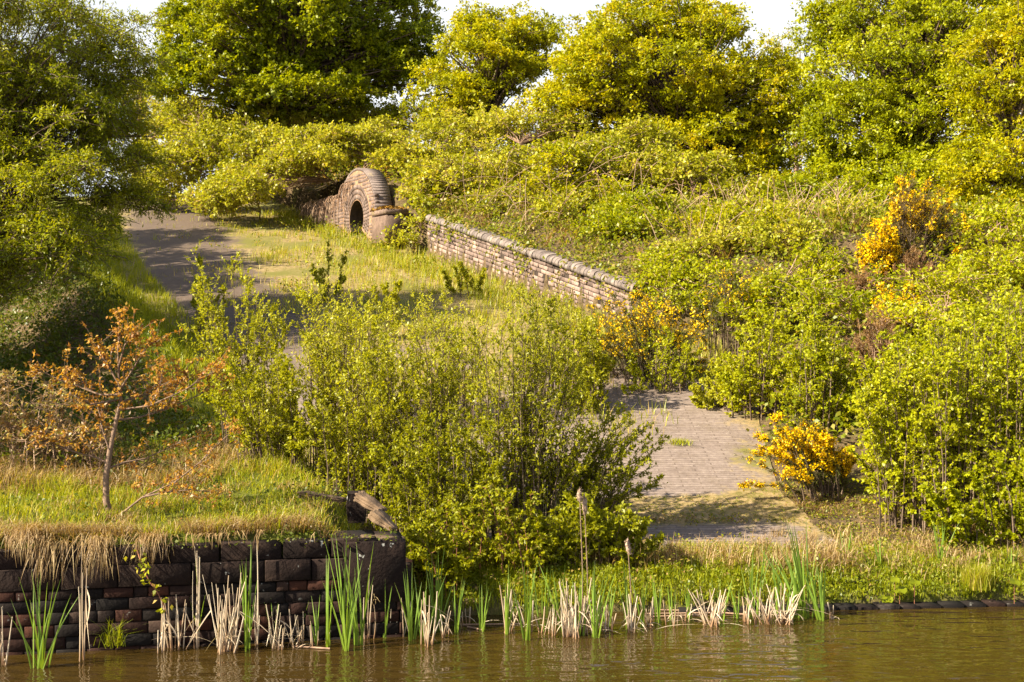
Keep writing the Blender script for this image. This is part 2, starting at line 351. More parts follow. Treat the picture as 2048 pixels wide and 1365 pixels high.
xs = np.concatenate((np.linspace(-400, -24, 20), np.arange(-22, 14, 0.12), np.linspace(15, 400, 22)))
xs = np.sort(np.concatenate((xs, [-0.855, -0.845])))
ys = np.concatenate((np.arange(8.6, 13, 0.06), np.arange(13, 42, 0.14), np.linspace(43, 70, 20), np.linspace(80, 600, 14)))
def gcover(X, Y):
    d = xl(Y) - X
    return np.where((d > 0) & (Y < 14.5), 0.62, np.where((d > -0.5) & (d < 1.2), 0.6, 0.28)) + np.where((X > -0.8) & (Y < 12.3), 0.2, 0)
ground = grid('ground', xs, ys, Hgt, M['ground'], gcover)

def slip():
    us = np.linspace(0, 1, 90); ys_ = np.arange(12.35, 47, 0.12)
    U, Y = np.meshgrid(us, ys_); A = xl(Y) - 0.1; B = xr(Y) + 0.02
    X = A + (B - A) * U; Z = rampz(Y) + 0.012 + 0.004 * lump(X * 2, Y * 2)
    c = np.zeros_like(X)
    c += np.clip((Y - 17.5) / 4, 0, 1) * 0.62                            # turf creeping over the upper part
    dl = X - xl(Y)
    c -= np.exp(-((dl - 1.5 - (Y - 24) * 0.05) / 1.3) ** 2) * np.clip((Y - 17) / 3, 0, 1) * 0.75   # bare worn strip on its left
    c += np.exp(-(dl / 0.35) ** 2) * 0.4 + np.exp(-((xr(Y) - X) / 0.5) ** 2) * 0.35
    c += np.exp(-((Y - 13.35 - 0.1 * X) / 0.36) ** 2) * 0.7           # band of moss and soil across its foot
    c += 0.35 * np.clip((1.0 - X) / 2.0, 0, 1) * (Y < 19)
    c += 0.16
    i = np.arange(X.size).reshape(X.shape)
    F = np.stack((i[:-1, :-1], i[:-1, 1:], i[1:, 1:], i[1:, :-1]), -1).reshape(-1, 4)
    mb = MB(); mb.add(np.stack((X, Y, Z), -1).reshape(-1, 3), F, c.ravel())
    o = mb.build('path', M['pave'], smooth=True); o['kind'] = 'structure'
slip()

def watermat():
    m, t, o = newmat('canal_water'); co = objco(t, (1.0, 2.6, 1)); co2 = objco(t, (1.0, 1.6, 1))
    p = t.nodes.new('ShaderNodeBsdfPrincipled'); p.inputs['Base Color'].default_value = (0.036, 0.022, 0.005, 1)
    p.inputs['Roughness'].default_value = 0.03; p.inputs['IOR'].default_value = 1.33; p.inputs['Specular IOR Level'].default_value = 0.8
    n1 = noise(t, 2.4, 2, co, 0.45); n2 = noise(t, 9, 2, co2, 0.5)
    b1 = bump(t, n1, 0.75, 0.034); t.links.new(bump(t, n2, 0.35, 0.008, b1), p.inputs['Normal'])
    t.links.new(p.outputs[0], o.inputs[0]); return m
M['water'] = watermat()
mb = MB(); mb.add([(-60, -25, 0), (60, -25, 0), (60, 13, 0), (-60, 13, 0)], [(0, 1, 2, 3)])
wt = mb.build('water', M['water']); wt['kind'] = 'structure'

# ------------------------------------------------------------------ brickwork
def brick_wall(mb, mbm, O, T, L, H, bw, bh, thick, jit=0.006, nrm_=None, gap=0.01, cuts=None, rows=None, vr=None, top=None):
    """courses of separate chamfered bricks on a face through O along T (unit), outward normal nrm_"""
    T = np.array(T, float); T /= np.linalg.norm(T); N_ = np.array(nrm_, float); N_ /= np.linalg.norm(N_)
    Hh = np.array((T[0], T[1], 0)); Z = np.array((0, 0, 1.0))
    z = 0; r = 0; cs, hs, As = [], [], []
    while z < H - 0.02:
        h = min(bh * RNG.uniform(0.93, 1.07), H - z)
        x = -bw * RNG.uniform(0.1, 0.9)
        while x < L:
            w_ = bw * RNG.uniform(0.75, 1.2) * (1 if (r % 2) else RNG.choice([1, 0.55]))
            a, b = max(x, 0), min(x + w_, L)
            if b - a > 0.03:
                cm = (a + b) / 2
                if cuts is None or not cuts(cm, z + h / 2, (b - a) / 2):
                    c = O + T * cm + Z * (z + h / 2) + N_ * RNG.normal(0, jit)
                    cs.append(c - N_ * thick * 0.5); hs.append(((b - a) / 2 - gap / 2, thick / 2, h / 2 - gap / 2)); As.append(RNG.uniform(0, 1) if vr is None else RNG.uniform(*vr))
            x += w_
        z += h; r += 1
    n = len(cs); ax = np.zeros((n, 3, 3))
    for i in range(n):
        q = RNG.normal(0, 0.008)
        ax[i, 0] = T + Z * q; ax[i, 1] = -N_; ax[i, 2] = Z
    boxes(mb, np.array(cs), ax, np.array(hs), np.array(As), cham=min(0.008, bh * 0.12))

# --- the near canal wall
WT = np.array((1, 0.2, 0.0)); WT /= np.linalg.norm(WT); WN = np.array((WT[1], -WT[0], 0))
WL = 7.6; WO = np.array((-0.85, 10.1, -0.35)) - WT * WL
wall = empty('canal_wall', WO + np.array((0, 0, 0.35)), 'old dark brick canal wall rising from the water, topped with stone blocks and hanging grass', 'wall')
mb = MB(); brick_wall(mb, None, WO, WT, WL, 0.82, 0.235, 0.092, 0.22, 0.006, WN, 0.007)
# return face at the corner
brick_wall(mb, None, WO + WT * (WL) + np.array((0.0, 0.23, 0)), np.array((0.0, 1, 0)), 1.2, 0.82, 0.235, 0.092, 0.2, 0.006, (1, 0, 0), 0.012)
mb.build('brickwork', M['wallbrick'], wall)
mb = MB(); boxes(mb, np.array([WO + WT * (WL / 2 - 0.02) - WN * 0.22 + np.array((0, 0, 0.39))]), np.array([[WT, -WN, (0, 0, 1)]]), np.array([(WL / 2 - 0.03, 0.2, 0.385)]), np.array([0.5]))
mb.build('mortar_core', M['mortar'], wall)
mb = MB(); x = 0; cs, hs, As = [], [], []
while x < WL - 0.3:
    w_ = RNG.uniform(0.25, 0.6); w_ = min(w_, WL - x) if WL - x - w_ > 0.3 else WL - x
    cs.append(WO + WT * (x + w_ / 2) + np.array((0, 0, 0.905 + RNG.normal(0, 0.004))) - WN * (0.21 + RNG.normal(0, 0.01))); hs.append((w_ / 2 - 0.004, 0.225, 0.08)); As.append(RNG.uniform()); x += w_
x = 0
while x < WL - 0.2:     # larger blocks under the coping, one course
    w_ = RNG.uniform(0.3, 0.6); w_ = min(w_, WL - x)
    cs.append(WO + WT * (x + w_ / 2) + np.array((0, 0, 1.055 + RNG.normal(0, 0.006))) - WN * (0.235 + RNG.normal(0, 0.008))); hs.append((w_ / 2 - 0.007, 0.225, 0.066)); As.append(RNG.uniform()); x += w_
n = len(cs); boxes(mb, np.array(cs), np.array([[WT + np.array((0, 0, RNG.normal(0, 0.006))), -WN, (0, 0, 1)] for _ in range(n)]), np.array(hs), np.array(As), cham=0.008)
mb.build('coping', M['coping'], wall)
# big corner stone
cst = MB(); boxes(cst, np.array([np.array((-1.2, 10.18, 1.02 - 0.35 + 0.32))]) * 0 + np.array([WO + WT * (WL - 0.2) + np.array((-0.03, 0.0, 0.87)) - WN * 0.21]), np.array([[WT, -WN, (0, 0, 1)]]), np.array([(0.24, 0.228, 0.24)]), np.array([0.35]), cham=0.015)
cst.build('corner_stone', M['coping'], wall)

# --- the upper retaining wall
A0 = np.array((-1.91, 29.0, 0)); B0 = np.array((1.9, 22.0, 0)); zt0, zt1 = 5.06, 3.29
RT = np.array((B0[0] - A0[0], B0[1] - A0[1], zt1 - zt0)); RL = np.linalg.norm(RT) + 0.3; RT = RT / np.linalg.norm(RT)
RN = np.array((RT[1], -RT[0], 0)); RN /= np.linalg.norm(RN)
rw = empty('retaining_wall', (A0[0], A0[1], zt0 - 1.0), 'low sloping pinkish brick retaining wall with rounded blue brick coping beside the slipway', 'wall')
mb = MB(); O = np.array((A0[0], A0[1], zt0 - 0.13 - 0.86))
brick_wall(mb, None, O, RT, RL, 0.86, 0.23, 0.086, 0.2, 0.01, RN, 0.014)
mb.build('brickwork', M['upbrick'], rw)
mb = MB(); boxes(mb, np.array([O + RT * RL / 2 - RN * 0.19 + np.array((0, 0, 0.425))]), np.array([[RT, -RN, (0, 0, 1)]]), np.array([(RL / 2 - 0.01, 0.18, 0.42)]), np.array([0.5]))
mb.build('mortar_core', M['upmortar'], rw)
mb = MB(); x = 0; k = 0          # rounded coping bricks on edge, each modelled
prof = [(0.06, 0.0), (0.065, 0.05), (0.045, 0.10), (0.0, 0.135), (-0.10, 0.155), (-0.22, 0.155), (-0.33, 0.14), (-0.36, 0.09), (-0.365, 0.0)]
while x < RL:
    w_ = 0.115 * RNG.uniform(0.92, 1.08)
    o0 = O + np.array((0, 0, 0.865)) + RT * x + RN * RNG.normal(0, 0.006) + np.array((0, 0, RNG.normal(0, 0.004)))
    pts = [o0 + RN * a + np.array((0, 0, b)) for a, b in prof]; pts2 = [p + RT * (w_ - 0.006) for p in pts]
    n = len(prof); V = pts + pts2; F = [(i, i + 1, n + i + 1, n + i) for i in range(n - 1)] + [(n - 1, 0, n, 2 * n - 1)]
    F += [(0, i, i + 1, min(i + 2, n - 1)) for i in range(1, n - 2, 2)] + [(n, n + min(i + 2, n - 1), n + i + 1, n + i) for i in range(1, n - 2, 2)]
    mb.add(V, F, RNG.uniform()); x += w_
mb.build('coping', M['blue'], rw); O_RW = O.copy()

# --- the brick arch end of the wall further up
def arch():
    T = np.array((-0.48, 0.877, 0.0)); T /= np.linalg.norm(T)          # away and left
    N_ = np.array((-T[1], T[0], 0)) * 1.0                               # faces left, towards the slipway
    N_ = np.array((-0.877, -0.48, 0.0))
    E = np.array((-3.25, 30.6, 0.0)); zb = rampz(31.6) + 0.0; R = 1.25; cz = 0.50; cx = R; r0 = 0.46; th = 0.42
    root = empty('brick_arch', (E[0], E[1], zb), 'round-topped brick arch with small dark culvert opening, half covered in brambles', 'arch')
    Z = np.array((0, 0, 1.0)); O = np.array((E[0], E[1], zb))
    P = lambda s_, z, d=0.0: O + T * s_ + Z * z + N_ * d
    # face bricks: three rings of voussoirs
    mb = MB()
    for k in range(3):
        ra, rb = r0 + 0.02 + k * 0.125, r0 + 0.02 + (k + 1) * 0.125 - 0.012
        nb = int((ra + rb) / 2 * math.pi * 1.35 / 0.085)
        for i in range(nb):
            a0 = math.radians(-32) + (math.radians(244)) * i / nb; a1 = a0 + math.radians(244) / nb * 0.92
            j = RNG.normal(0, 0.004); vv = []
            for dd in (0.010 + j * 0.5, -0.1):
                for (rr, aa) in ((ra, a0), (rb, a0), (rb, a1), (ra, a1)): vv.append(P(cx + rr * math.cos(aa), cz + rr * math.sin(aa), dd))
            mb.add(vv, [(0, 1, 2, 3), (4, 7, 6, 5), (0, 4, 5, 1), (1, 5, 6, 2), (2, 6, 7, 3), (3, 7, 4, 0)], RNG.uniform())
    # coursed bricks of the rest of the face
    Rg = r0 + 0.40
    def cut(s_, z, hw):
        dx, dz = s_ - cx, z - cz
        if math.hypot(dx, dz) < Rg + hw * 0.6: return True
        if s_ < cx and dz > 0 and math.hypot(dx - 0, dz) > R - 0.03: return True
        if s_ < cx and dz <= 0 and s_ < 0.03: return True
        if s_ >= cx and z > 1.12 and math.hypot(dx, dz) > R - 0.03: return True
        return False
    brick_wall(mb, None, O + N_ * 0.006, T, 5.0, 1.6, 0.225, 0.085, 0.1, 0.004, N_, 0.012, cuts=cut)
    mb.build('face_bricks', M['archbrick'], root)
    # body: extruded profile with a tunnel
    mb = MB(); na = 40
    outer = []
    for i in range(na + 1):
        a = math.pi * i / na                                          # a=0 is the near... built from far to near
        s_, z = cx + R * math.cos(a), cz + R * math.sin(a)
        if s_ > cx and z < 1.12: z = max(z, 1.12) if s_ < cx + R else z
        outer.append((s_, max(z, 0.0)))
    inner = []
    for i in range(na + 1):
        a = math.radians(-40) + math.radians(260) * i / na; inner.append((cx + r0 * math.cos(a), cz + r0 * math.sin(a)))
    outer = [(cx + 1.6 if i == 0 else s_, z) for i, (s_, z) in enumerate(outer)]
    outer = []
    for i in range(na + 1):
        a = math.radians(-40) + math.radians(260) * i / na
        c_, s__ = math.cos(a), math.sin(a); s_, z = cx + R * c_, cz + R * s__
        if z < cz: s_ = cx + math.copysign(R, c_); z = cz + R * s__
        outer.append((s_, z))
    for d0, flip in ((0.004, 0), (-th, 1)):
        V = [P(*p, d0) for p in outer] + [P(*p, d0) for p in inner]; m_ = na + 1
        mb.add(V, [(i, i + 1, m_ + i + 1, m_ + i) for i in range(na)])
    V = [P(cx + (x_ - cx) * 0.9995, cz + (z_ - cz) * 0.9995, 0.004) for x_, z_ in outer] + [P(cx + (x_ - cx) * 0.997, cz + (z_ - cz) * 0.997, -th) for x_, z_ in outer]; mb.add(V, [(i, i + 1, m_ + i + 1, m_ + i) for i in range(na)])
    mb.build('wall_core', M['archmortar'], root); mb = MB()
    for L_, in ((inner,),):
        V = [P(*p, 0) for p in L_] + [P(*p, -1.6) for p in L_]; mb.add(V, [(i, i + 1, m_ + i + 1, m_ + i) for i in range(na)])
    V = [P(*p, -1.6) for p in inner] + [P(cx, cz, -1.6)]
    mb.add(V, [(i, i + 1, len(V) - 1, i) for i in range(na)])
    mb.build('culvert_shade_lining', M['upmortar'], root); mb = MB()  # dark colour here stands in for the shade inside the culvert
    # straight wall further along
    mb.add([P(cx + 0.9, -0.3, 0), P(5.05, -0.3, 0), P(5.05, 1.12, 0), P(cx + 0.9, 1.12, 0), P(cx + 0.9, 1.12, -th), P(5.05, 1.12, -th)], [(0, 1, 2, 3), (3, 2, 5, 4)])
    mb.build('wing_wall', M['archmortar'], root)
    # outer curved top: courses along the barrel
    mb = MB()
    nb = int(R * math.pi / 0.082)
    for i in range(nb + 6):
        a0 = math.pi * 1.0 - math.pi * i / nb + math.radians(14); a1 = a0 - math.pi / nb * 0.93
        for (d0, d1) in ((0.009, -th),):
            v = [P(cx + (R - 0.06) * math.cos(a0), cz + (R - 0.06) * math.sin(a0), d0), P(cx + (R - 0.06) * math.cos(a1), cz + (R - 0.06) * math.sin(a1), d0),
                 P(cx + (R + 0.005) * math.cos(a1), cz + (R + 0.005) * math.sin(a1), d0), P(cx + (R + 0.005) * math.cos(a0), cz + (R + 0.005) * math.sin(a0), d0)]
            v2 = [p - N_ * (d0 - d1) for p in v]
            mb.add(v + v2, [(0, 1, 2, 3), (4, 7, 6, 5), (0, 4, 5, 1), (1, 5, 6, 2), (2, 6, 7, 3), (3, 7, 4, 0)], RNG.uniform())
    mb.build('barrel_bricks', M['barrel'], root)
    # stone pier at the near end
    pr = empty('stone_pier', O - T * 0.95 + N_ * 0.02, 'squat stone pier with orange moss on top, in front of the brick arch', 'pier')
    mb = MB(); c = O - T * 0.48 + N_ * -0.15 + Z * 0.1
    boxes(mb, np.array([c, c + Z * 0.41 - N_ * 0.01]), np.array([[-T, -N_, Z]] * 2), np.array([(0.42, 0.27, 0.32), (0.44, 0.285, 0.06)]), np.array([0.3, 0.8]), cham=0.03)
    mb.build('block', M['pier'], pr)
    mb = MB(); n = 260
    q = RNG.uniform(-1, 1, (n, 2)); b0 = c + Z * 0.49 + np.outer(q[:, 0] * 0.48, T) + np.outer(q[:, 1] * 0.32, N_)
    leaves(mb, b0, rdir(n, 0.9), 0.07, 0.06, RNG.uniform(size=n)); mb.build('moss', M['moss'], pr)
arch()

# ------------------------------------------------------------------ vegetation builders
LK = 1.9
def shrub(name, label, cat, D, bpx, tops, nst, mats, leaf=(0.042, 0.019), shoots=9, lps=11, shl=0.42, dsp=0.5, low=0.15, group=None,
          fl=None, drop=0.35, stemr=0.009, bend=0.18, vr=(0, 1), upb=0.7, parent=None, skew=0.0, byd=None, lk=1.0, droopy=0.0, sr=0.0035):
    """multi-stemmed shrub: stems from the ground at pixels bpx[0]..bpx[1], tips under the line through tops"""
    tp = np.array(tops, float); x0, x1 = tp[0, 0], tp[-1, 0]
    tx = RNG.uniform(x0, x1, nst); edge = 1 - np.abs((tx - x0) / (x1 - x0) * 2 - 1)
    ty = np.interp(tx, tp[:, 0], tp[:, 1])
    base_x = bpx[0] + (bpx[1] - bpx[0]) * np.clip((tx - x0) / (x1 - x0) + RNG.normal(0, 0.12, nst), 0, 1)
    Db = D + RNG.uniform(-dsp, dsp, nst) * 0.5
    bx = (base_x - 1024) / FPX * Db; bz = Hgt(bx, Db) - 0.03
    A = np.stack((bx, Db, bz), 1)
    Dt = D + RNG.uniform(-dsp, dsp, nst)
    B = np.stack(((tx - 1024) / FPX * Dt, Dt, CAMZ - (ty - HY) / FPX * Dt), 1)
    hgt = np.maximum(B[:, 2] - A[:, 2], 0.15)
    B[:, 2] = A[:, 2] + hgt * (1 - RNG.beta(1, 3.2, nst) * drop * 2)
    sag = np.stack((-(B[:, 0] - A[:, 0]) * 0.35 + RNG.normal(0, bend * 0.15, nst) * hgt, -(B[:, 1] - A[:, 1]) * 0.3, hgt * bend), 1)
    P = curve(A, B, sag, 8, 0.006)
    K = 8; R = stemr * (1.15 - np.linspace(0, 1, K))[None, :] * RNG.uniform(0.6, 1.2, (nst, 1))
    ctr = A.mean(0); ctr[2] = Hgt(ctr[0], ctr[1])
    root = parent or empty(name, ctr, label, cat, group)
    mst = MB(); tubes(mst, P, R, 4, RNG.uniform(size=nst))
    # side shoots
    t = np.sort(RNG.uniform(low, 0.98, (nst, shoots)), 1); p, tg = along(P, t)
    p = p.reshape(-1, 3); tg = tg.reshape(-1, 3); tt = t.ravel(); n = len(p)
    hh = np.repeat(hgt, shoots)
    ln = shl * np.minimum(hh, 2.6) / 2.2 * (1.15 - tt * 0.75) * RNG.uniform(0.4, 1.2, n)
    outw = RNG.normal(size=(n, 3)); outw[:, 2] = np.abs(outw[:, 2]) * 0.3; outw = nrm(outw)
    d = nrm(tg * upb + outw + np.array((skew, 0, 0)))
    q = p + d * ln[:, None]; sg = np.zeros((n, 3)); sg[:, 2] = ln * (0.12 if droopy == 0 else 0.25); q[:, 2] -= droopy * ln
    zg = Hgt(q[:, 0], q[:, 1]) + 0.04; q[:, 2] = np.maximum(q[:, 2], zg)
    Q = curve(p, q, -sg if droopy == 0 else sg, 5, 0.004)
    tubes(mst, Q, (sr * (1.2 - np.linspace(0, 1, 5)))[None, :] * np.ones((n, 1)), 3, RNG.uniform(size=n))
    mst.build('stems', mats[1], root)
    # leaves
    ml = MB()
    def put(PP, m, lo, scale=1.0, cl=None):
        t_ = RNG.uniform(lo, 1, (len(PP), m)); pp, tt_ = along(PP, t_); pp = pp.reshape(-1, 3); tt_ = tt_.reshape(-1, 3); k = len(pp)
        dd = nrm(tt_ * 0.8 + RNG.normal(size=(k, 3)) * 0.8 + np.array((0, 0, 0.15 - droopy)))
        sz = (0.35 + 0.95 * RNG.beta(2, 2, k) * 1.15) * scale
        cv = np.repeat(RNG.uniform(size=len(PP)), m)
        a = np.clip(vr[0] + (vr[1] - vr[0]) * (0.5 * cv + 0.5 * RNG.uniform(size=k)), 0, 1)
        leaves(ml, pp, dd, leaf[0] * sz, leaf[1] * sz, a)
    put(Q, int(lps * lk * LK), 0.15); put(P, int(lps * 1.5 * lk * LK), 0.3)
    ml.build('foliage', mats[0], root)
    if fl:          # flower clusters at shoot ends
        mf = MB(); keep = RNG.uniform(size=len(Q)) < fl[0]
        keep &= (tt > 0.4) & (RNG.uniform(size=len(Q)) < 0.25 + tt)
        Qk = Q[keep]; m = fl[1]; t_ = RNG.uniform(0.45, 1.0, (len(Qk), m)); pp, _ = along(Qk, t_); pp = pp.reshape(-1, 3) + RNG.normal(0, fl[2] * 0.9, (len(Qk) * m, 3)); k = len(pp)
        leaves(mf, pp, rdir(k, 0.3), fl[2] * RNG.uniform(0.9, 1.5, k), fl[2] * RNG.uniform(0.9, 1.4, k), RNG.uniform(size=k), fold=0.3)
        mf.build('flowers', M['flower'], root)
    return root

def tree(name, label, cat, blobs, base, mats, leaf=(0.075, 0.05), group=None, cs=0.75, flat=0.5, twigs=20, lpt=11, dens=1.0, trunk_r=0.12, vr=(0, 1), limbs=True, droop=0.0, tw=0.4, cvar=0.6, trunks=1, limbr=0.03):
    """blobs: (px,py,rx,ry,D) crown lobes in photo pixels at distance D; every lobe is filled with oblate leaf clumps of twigs"""
    root = empty(name, base, label, cat, group)
    cl = []
    for (px, py, rx, ry, D) in blobs:
        c = at(px, py, D); ax = rx / FPX * D; az = ry / FPX * D; ay = (ax * 0.8 + az * 0.2)
        n = max(3, int(dens * 3.9 * (ax * ay + ax * az + ay * az) / (cs * cs)))
        d = rdir(n); r = RNG.uniform(0.35, 1.0, n) ** 0.55
        P = c + d * r[:, None] * np.array((ax, ay, az)) * 0.93
        cl.append(P)
    Cc = np.concatenate(cl); zg = Hgt(Cc[:, 0], Cc[:, 1]) + 0.25; Cc[:, 2] = np.maximum(Cc[:, 2], zg); n = len(Cc)
    base = np.array(base, float); top = Cc.mean(0)
    mw = MB(); tops_ = []
    for i in range(trunks):
        b = base + np.array((RNG.normal(0, 0.12), RNG.normal(0, 0.12), -0.1)) * (trunks > 1) - np.array((0, 0, 0.15))
        e = top + np.array((RNG.normal(0, 0.5), RNG.normal(0, 0.4), RNG.uniform(-0.3, 0.8))) * (1 if trunks > 1 else 0.3)
        tk = curve(b[None], e[None], np.array([(RNG.normal(0, 0.15), 0, 0.0)]), 10, 0.02); tops_.append(tk[0])
        tubes(mw, tk, (trunk_r * np.linspace(1.15, 0.3, 10))[None, :], 8, 0.4)
    if limbs:
        tkk = np.array(tops_)[RNG.integers(0, trunks, n)]
        f = np.clip(0.25 + 0.7 * (Cc[:, 2] - base[2]) / max(top[2] - base[2], 0.5) * 0.8 - RNG.uniform(0, 0.25, n), 0.2, 0.98)
        st, _ = along(tkk, f[:, None]); st = st[:, 0]
        LB = curve(st, Cc, np.stack((np.zeros(n), np.zeros(n), np.linalg.norm(Cc - st, axis=1) * 0.1), 1), 6, 0.05)
        tubes(mw, LB, limbr * np.linspace(1, 0.3, 6)[None, :] * RNG.uniform(0.5, 1.3, (n, 1)), 4, 0.4)
    m = twigs
    d = rdir(n * m, 0.45); csz = np.repeat(cs * RNG.uniform(0.55, 1.2, n), m)
    ctr = np.repeat(Cc, m, 0)
    sc3 = np.array((1, 1, flat))
    a = ctr + d * (RNG.uniform(0.1, 0.6, n * m) * csz)[:, None] * sc3
    ext = RNG.uniform(0.7, 1.1, n * m) * np.where(RNG.uniform(size=n * m) < 0.12, 1.55, 1.0)
    e = ctr + d * (ext * csz)[:, None] * sc3 + RNG.normal(0, 0.12, (n * m, 3)) * cs
    e[:, 2] -= droop * csz
    TW = curve(a, e, np.array((0, 0, 0.05)) * np.ones((n * m, 1)), 4, 0.01)
    mt = mw; ml = MB()
    sel = RNG.uniform(size=n * m) < tw
    if sel.any(): tubes(mt, TW[sel], 0.006 * np.linspace(1.2, 0.6, 4)[None, :] * np.ones((sel.sum(), 1)), 3, RNG.uniform(size=sel.sum()))
    mw.build('trunk' if trunk_r > 0.05 else 'stems', mats[1], root)
    leaf = (leaf[0] * 0.95, leaf[1] * 0.92); lpt = int(lpt * 1.45); t = RNG.uniform(0.1, 1.0, (n * m, lpt)); pp, tt = along(TW, t); pp = pp.reshape(-1, 3) + RNG.normal(0, 0.035, (n * m * lpt, 3)); tt = tt.reshape(-1, 3); k = len(pp)
    dd = nrm(tt * 0.6 + RNG.normal(size=(k, 3)) * 0.8 + np.array((0, 0, -droop)))
    sz = RNG.uniform(0.6, 1.3, k)
    cv = np.repeat(np.repeat(RNG.uniform(size=n), m), lpt)
    ht = np.clip((pp[:, 2] - pp[:, 2].min()) / max(np.ptp(pp[:, 2]), 0.1), 0, 1)
    av = np.clip(vr[0] + (vr[1] - vr[0]) * (cvar * cv + (1 - cvar) * RNG.uniform(size=k)), 0, 1)
    leaves(ml, pp, dd, leaf[0] * sz, leaf[1] * sz, av)
    ml.build('crown', mats[0], root)
    return root

def gz(px, D): 
    x = (px - 1024) / FPX * D; return (x, D, float(Hgt(x, D)))

# --- trees on the skyline
HW = 'trees along the top of the bank'
tree('leafy_tree', 'tall dark green spreading tree on the skyline left of centre, its trunk showing low down', 'tree',
     [(560, 60, 230, 110, 39), (440, 130, 120, 90, 38), (680, 130, 150, 100, 39.5), (560, -60, 220, 120, 39), (780, 60, 110, 110, 40), (370, 60, 50, 80, 38.5), (600, 190, 150, 50, 38), (820, 120, 80, 80, 39), (330, 150, 60, 60, 38)],
     gz(575, 39), (M['green'], M['bark']), (0.11, 0.075), HW, cs=0.7, flat=0.5, twigs=16, lpt=12, trunk_r=0.22, vr=(0, 0.95), dens=0.8, limbr=0.05)
tree('hawthorn_tree', 'yellow-green hawthorn at the centre of the skyline, lower and rounder than its neighbours', 'tree',
     [(980, 130, 125, 95, 36), (900, 190, 90, 55, 35), (1050, 90, 70, 70, 36.5), (960, 60, 60, 45, 36.5)],
     gz(970, 36), (M['haw'], M['bark']), (0.09, 0.06), HW, cs=0.6, flat=0.45, twigs=16, lpt=12, vr=(0.1, 0.9), limbr=0.04)
tree('hawthorn_tree', 'huge golden-green hawthorn dome right of centre with dark hollow underside above the brambles', 'tree',
     [(1330, 150, 220, 130, 32), (1200, 160, 110, 110, 31.5), (1460, 220, 140, 110, 32), (1360, 300, 190, 90, 31.5), (1300, 60, 150, 70, 32.5), (1500, 330, 95, 70, 31.5), (1400, 50, 90, 50, 32.5), (1560, 160, 40, 70, 33), (1560, 260, 70, 80, 32), (1300, 400, 120, 60, 30.5), (1420, 430, 120, 50, 30), (1540, 400, 90, 60, 30.5), (1120, 220, 70, 70, 32)],
     gz(1360, 32.3), (M['haw'], M['bark']), (0.085, 0.055), HW, cs=0.62, flat=0.42, twigs=17, lpt=12, trunk_r=0.16, vr=(0.1, 1.0), limbr=0.04)
tree('bright_tree', 'tall bright green tree filling the top right, its left edge against white sky', 'tree',
     [(1820, 120, 200, 130, 31), (1720, 260, 130, 110, 30), (1900, 240, 160, 120, 30), (1760, 30, 130, 90, 31.5), (1690, 360, 80, 60, 29.5), (1950, 20, 150, 110, 31.5), (1650, 60, 50, 70, 31.5), (1640, 180, 60, 80, 31), (1760, 420, 130, 50, 28.5), (1650, 300, 60, 80, 30), (1860, 360, 130, 70, 28.5)],
     gz(1800, 31), (M['birch'], M['bark']), (0.085, 0.055), HW, cs=0.62, flat=0.6, twigs=17, lpt=12, vr=(0, 0.85), droop=0.2, trunk_r=0.15, limbr=0.035)
tree('orange_tipped_tree', 'hawthorn with orange-tipped leaves at the right edge of the photo behind the tall gorse', 'tree',
     [(2000, 160, 100, 140, 28), (1950, 350, 90, 70, 27), (2040, 330, 90, 120, 27.5), (2080, 60, 110, 110, 28), (1980, 430, 90, 40, 26.5)],
     gz(2020, 27.5), (M['haw'], M['bark']), (0.08, 0.05), HW, cs=0.55, flat=0.4, twigs=17, lpt=12, vr=(0.2, 1.0), limbr=0.035)
tree('thin_tree', 'thin hazy pale green tree seen in the sky gap between the two big right-hand trees', 'tree',
     [(1570, 110, 60, 55, 44), (1600, 200, 60, 80, 44), (1590, 320, 70, 70, 44)],
     gz(1590, 44), (M['haw'], M['tantwig']), (0.09, 0.05), HW, cs=0.7, flat=0.6, twigs=10, lpt=7, vr=(0.3, 1.0), dens=0.5, tw=1)
tree('skyline_bush', 'small bush against the sky left of the dark green tree', 'bush',
     [(290, 150, 60, 60, 43), (250, 230, 80, 60, 42), (330, 260, 60, 60, 41)],
     gz(280, 43), (M['haw'], M['tantwig']), (0.09, 0.05), None, cs=0.6, flat=0.6, twigs=12, lpt=8, vr=(0.1, 0.9), dens=0.6, tw=1)
tree('willow_tree', 'dusky green feathery willow hanging in from the left edge, in front of the slipway top', 'tree',
     [(40, 60, 210, 130, 21), (60, 240, 190, 120, 20.5), (130, 200, 170, 120, 22), (60, 400, 190, 130, 20), (-120, 300, 250, 240, 21), (180, 330, 130, 90, 21.5), (90, 500, 130, 60, 19.5), (250, 290, 80, 70, 22), (240, 420, 80, 60, 22), (260, 150, 60, 70, 22), (-100, 60, 200, 160, 21), (210, 60, 80, 50, 22), (-60, 540, 150, 60, 20)],
     (at(-160, 640, 21.5)[0], 21.5, float(Hgt(at(-160, 640, 21.5)[0], 21.5))), (M['dusky'], M['bark']), (0.075, 0.024), None, cs=0.55, flat=0.55, twigs=20, lpt=16, vr=(0, 1.0), droop=0.15, trunk_r=0.2, dens=0.62, tw=1, limbr=0.025)

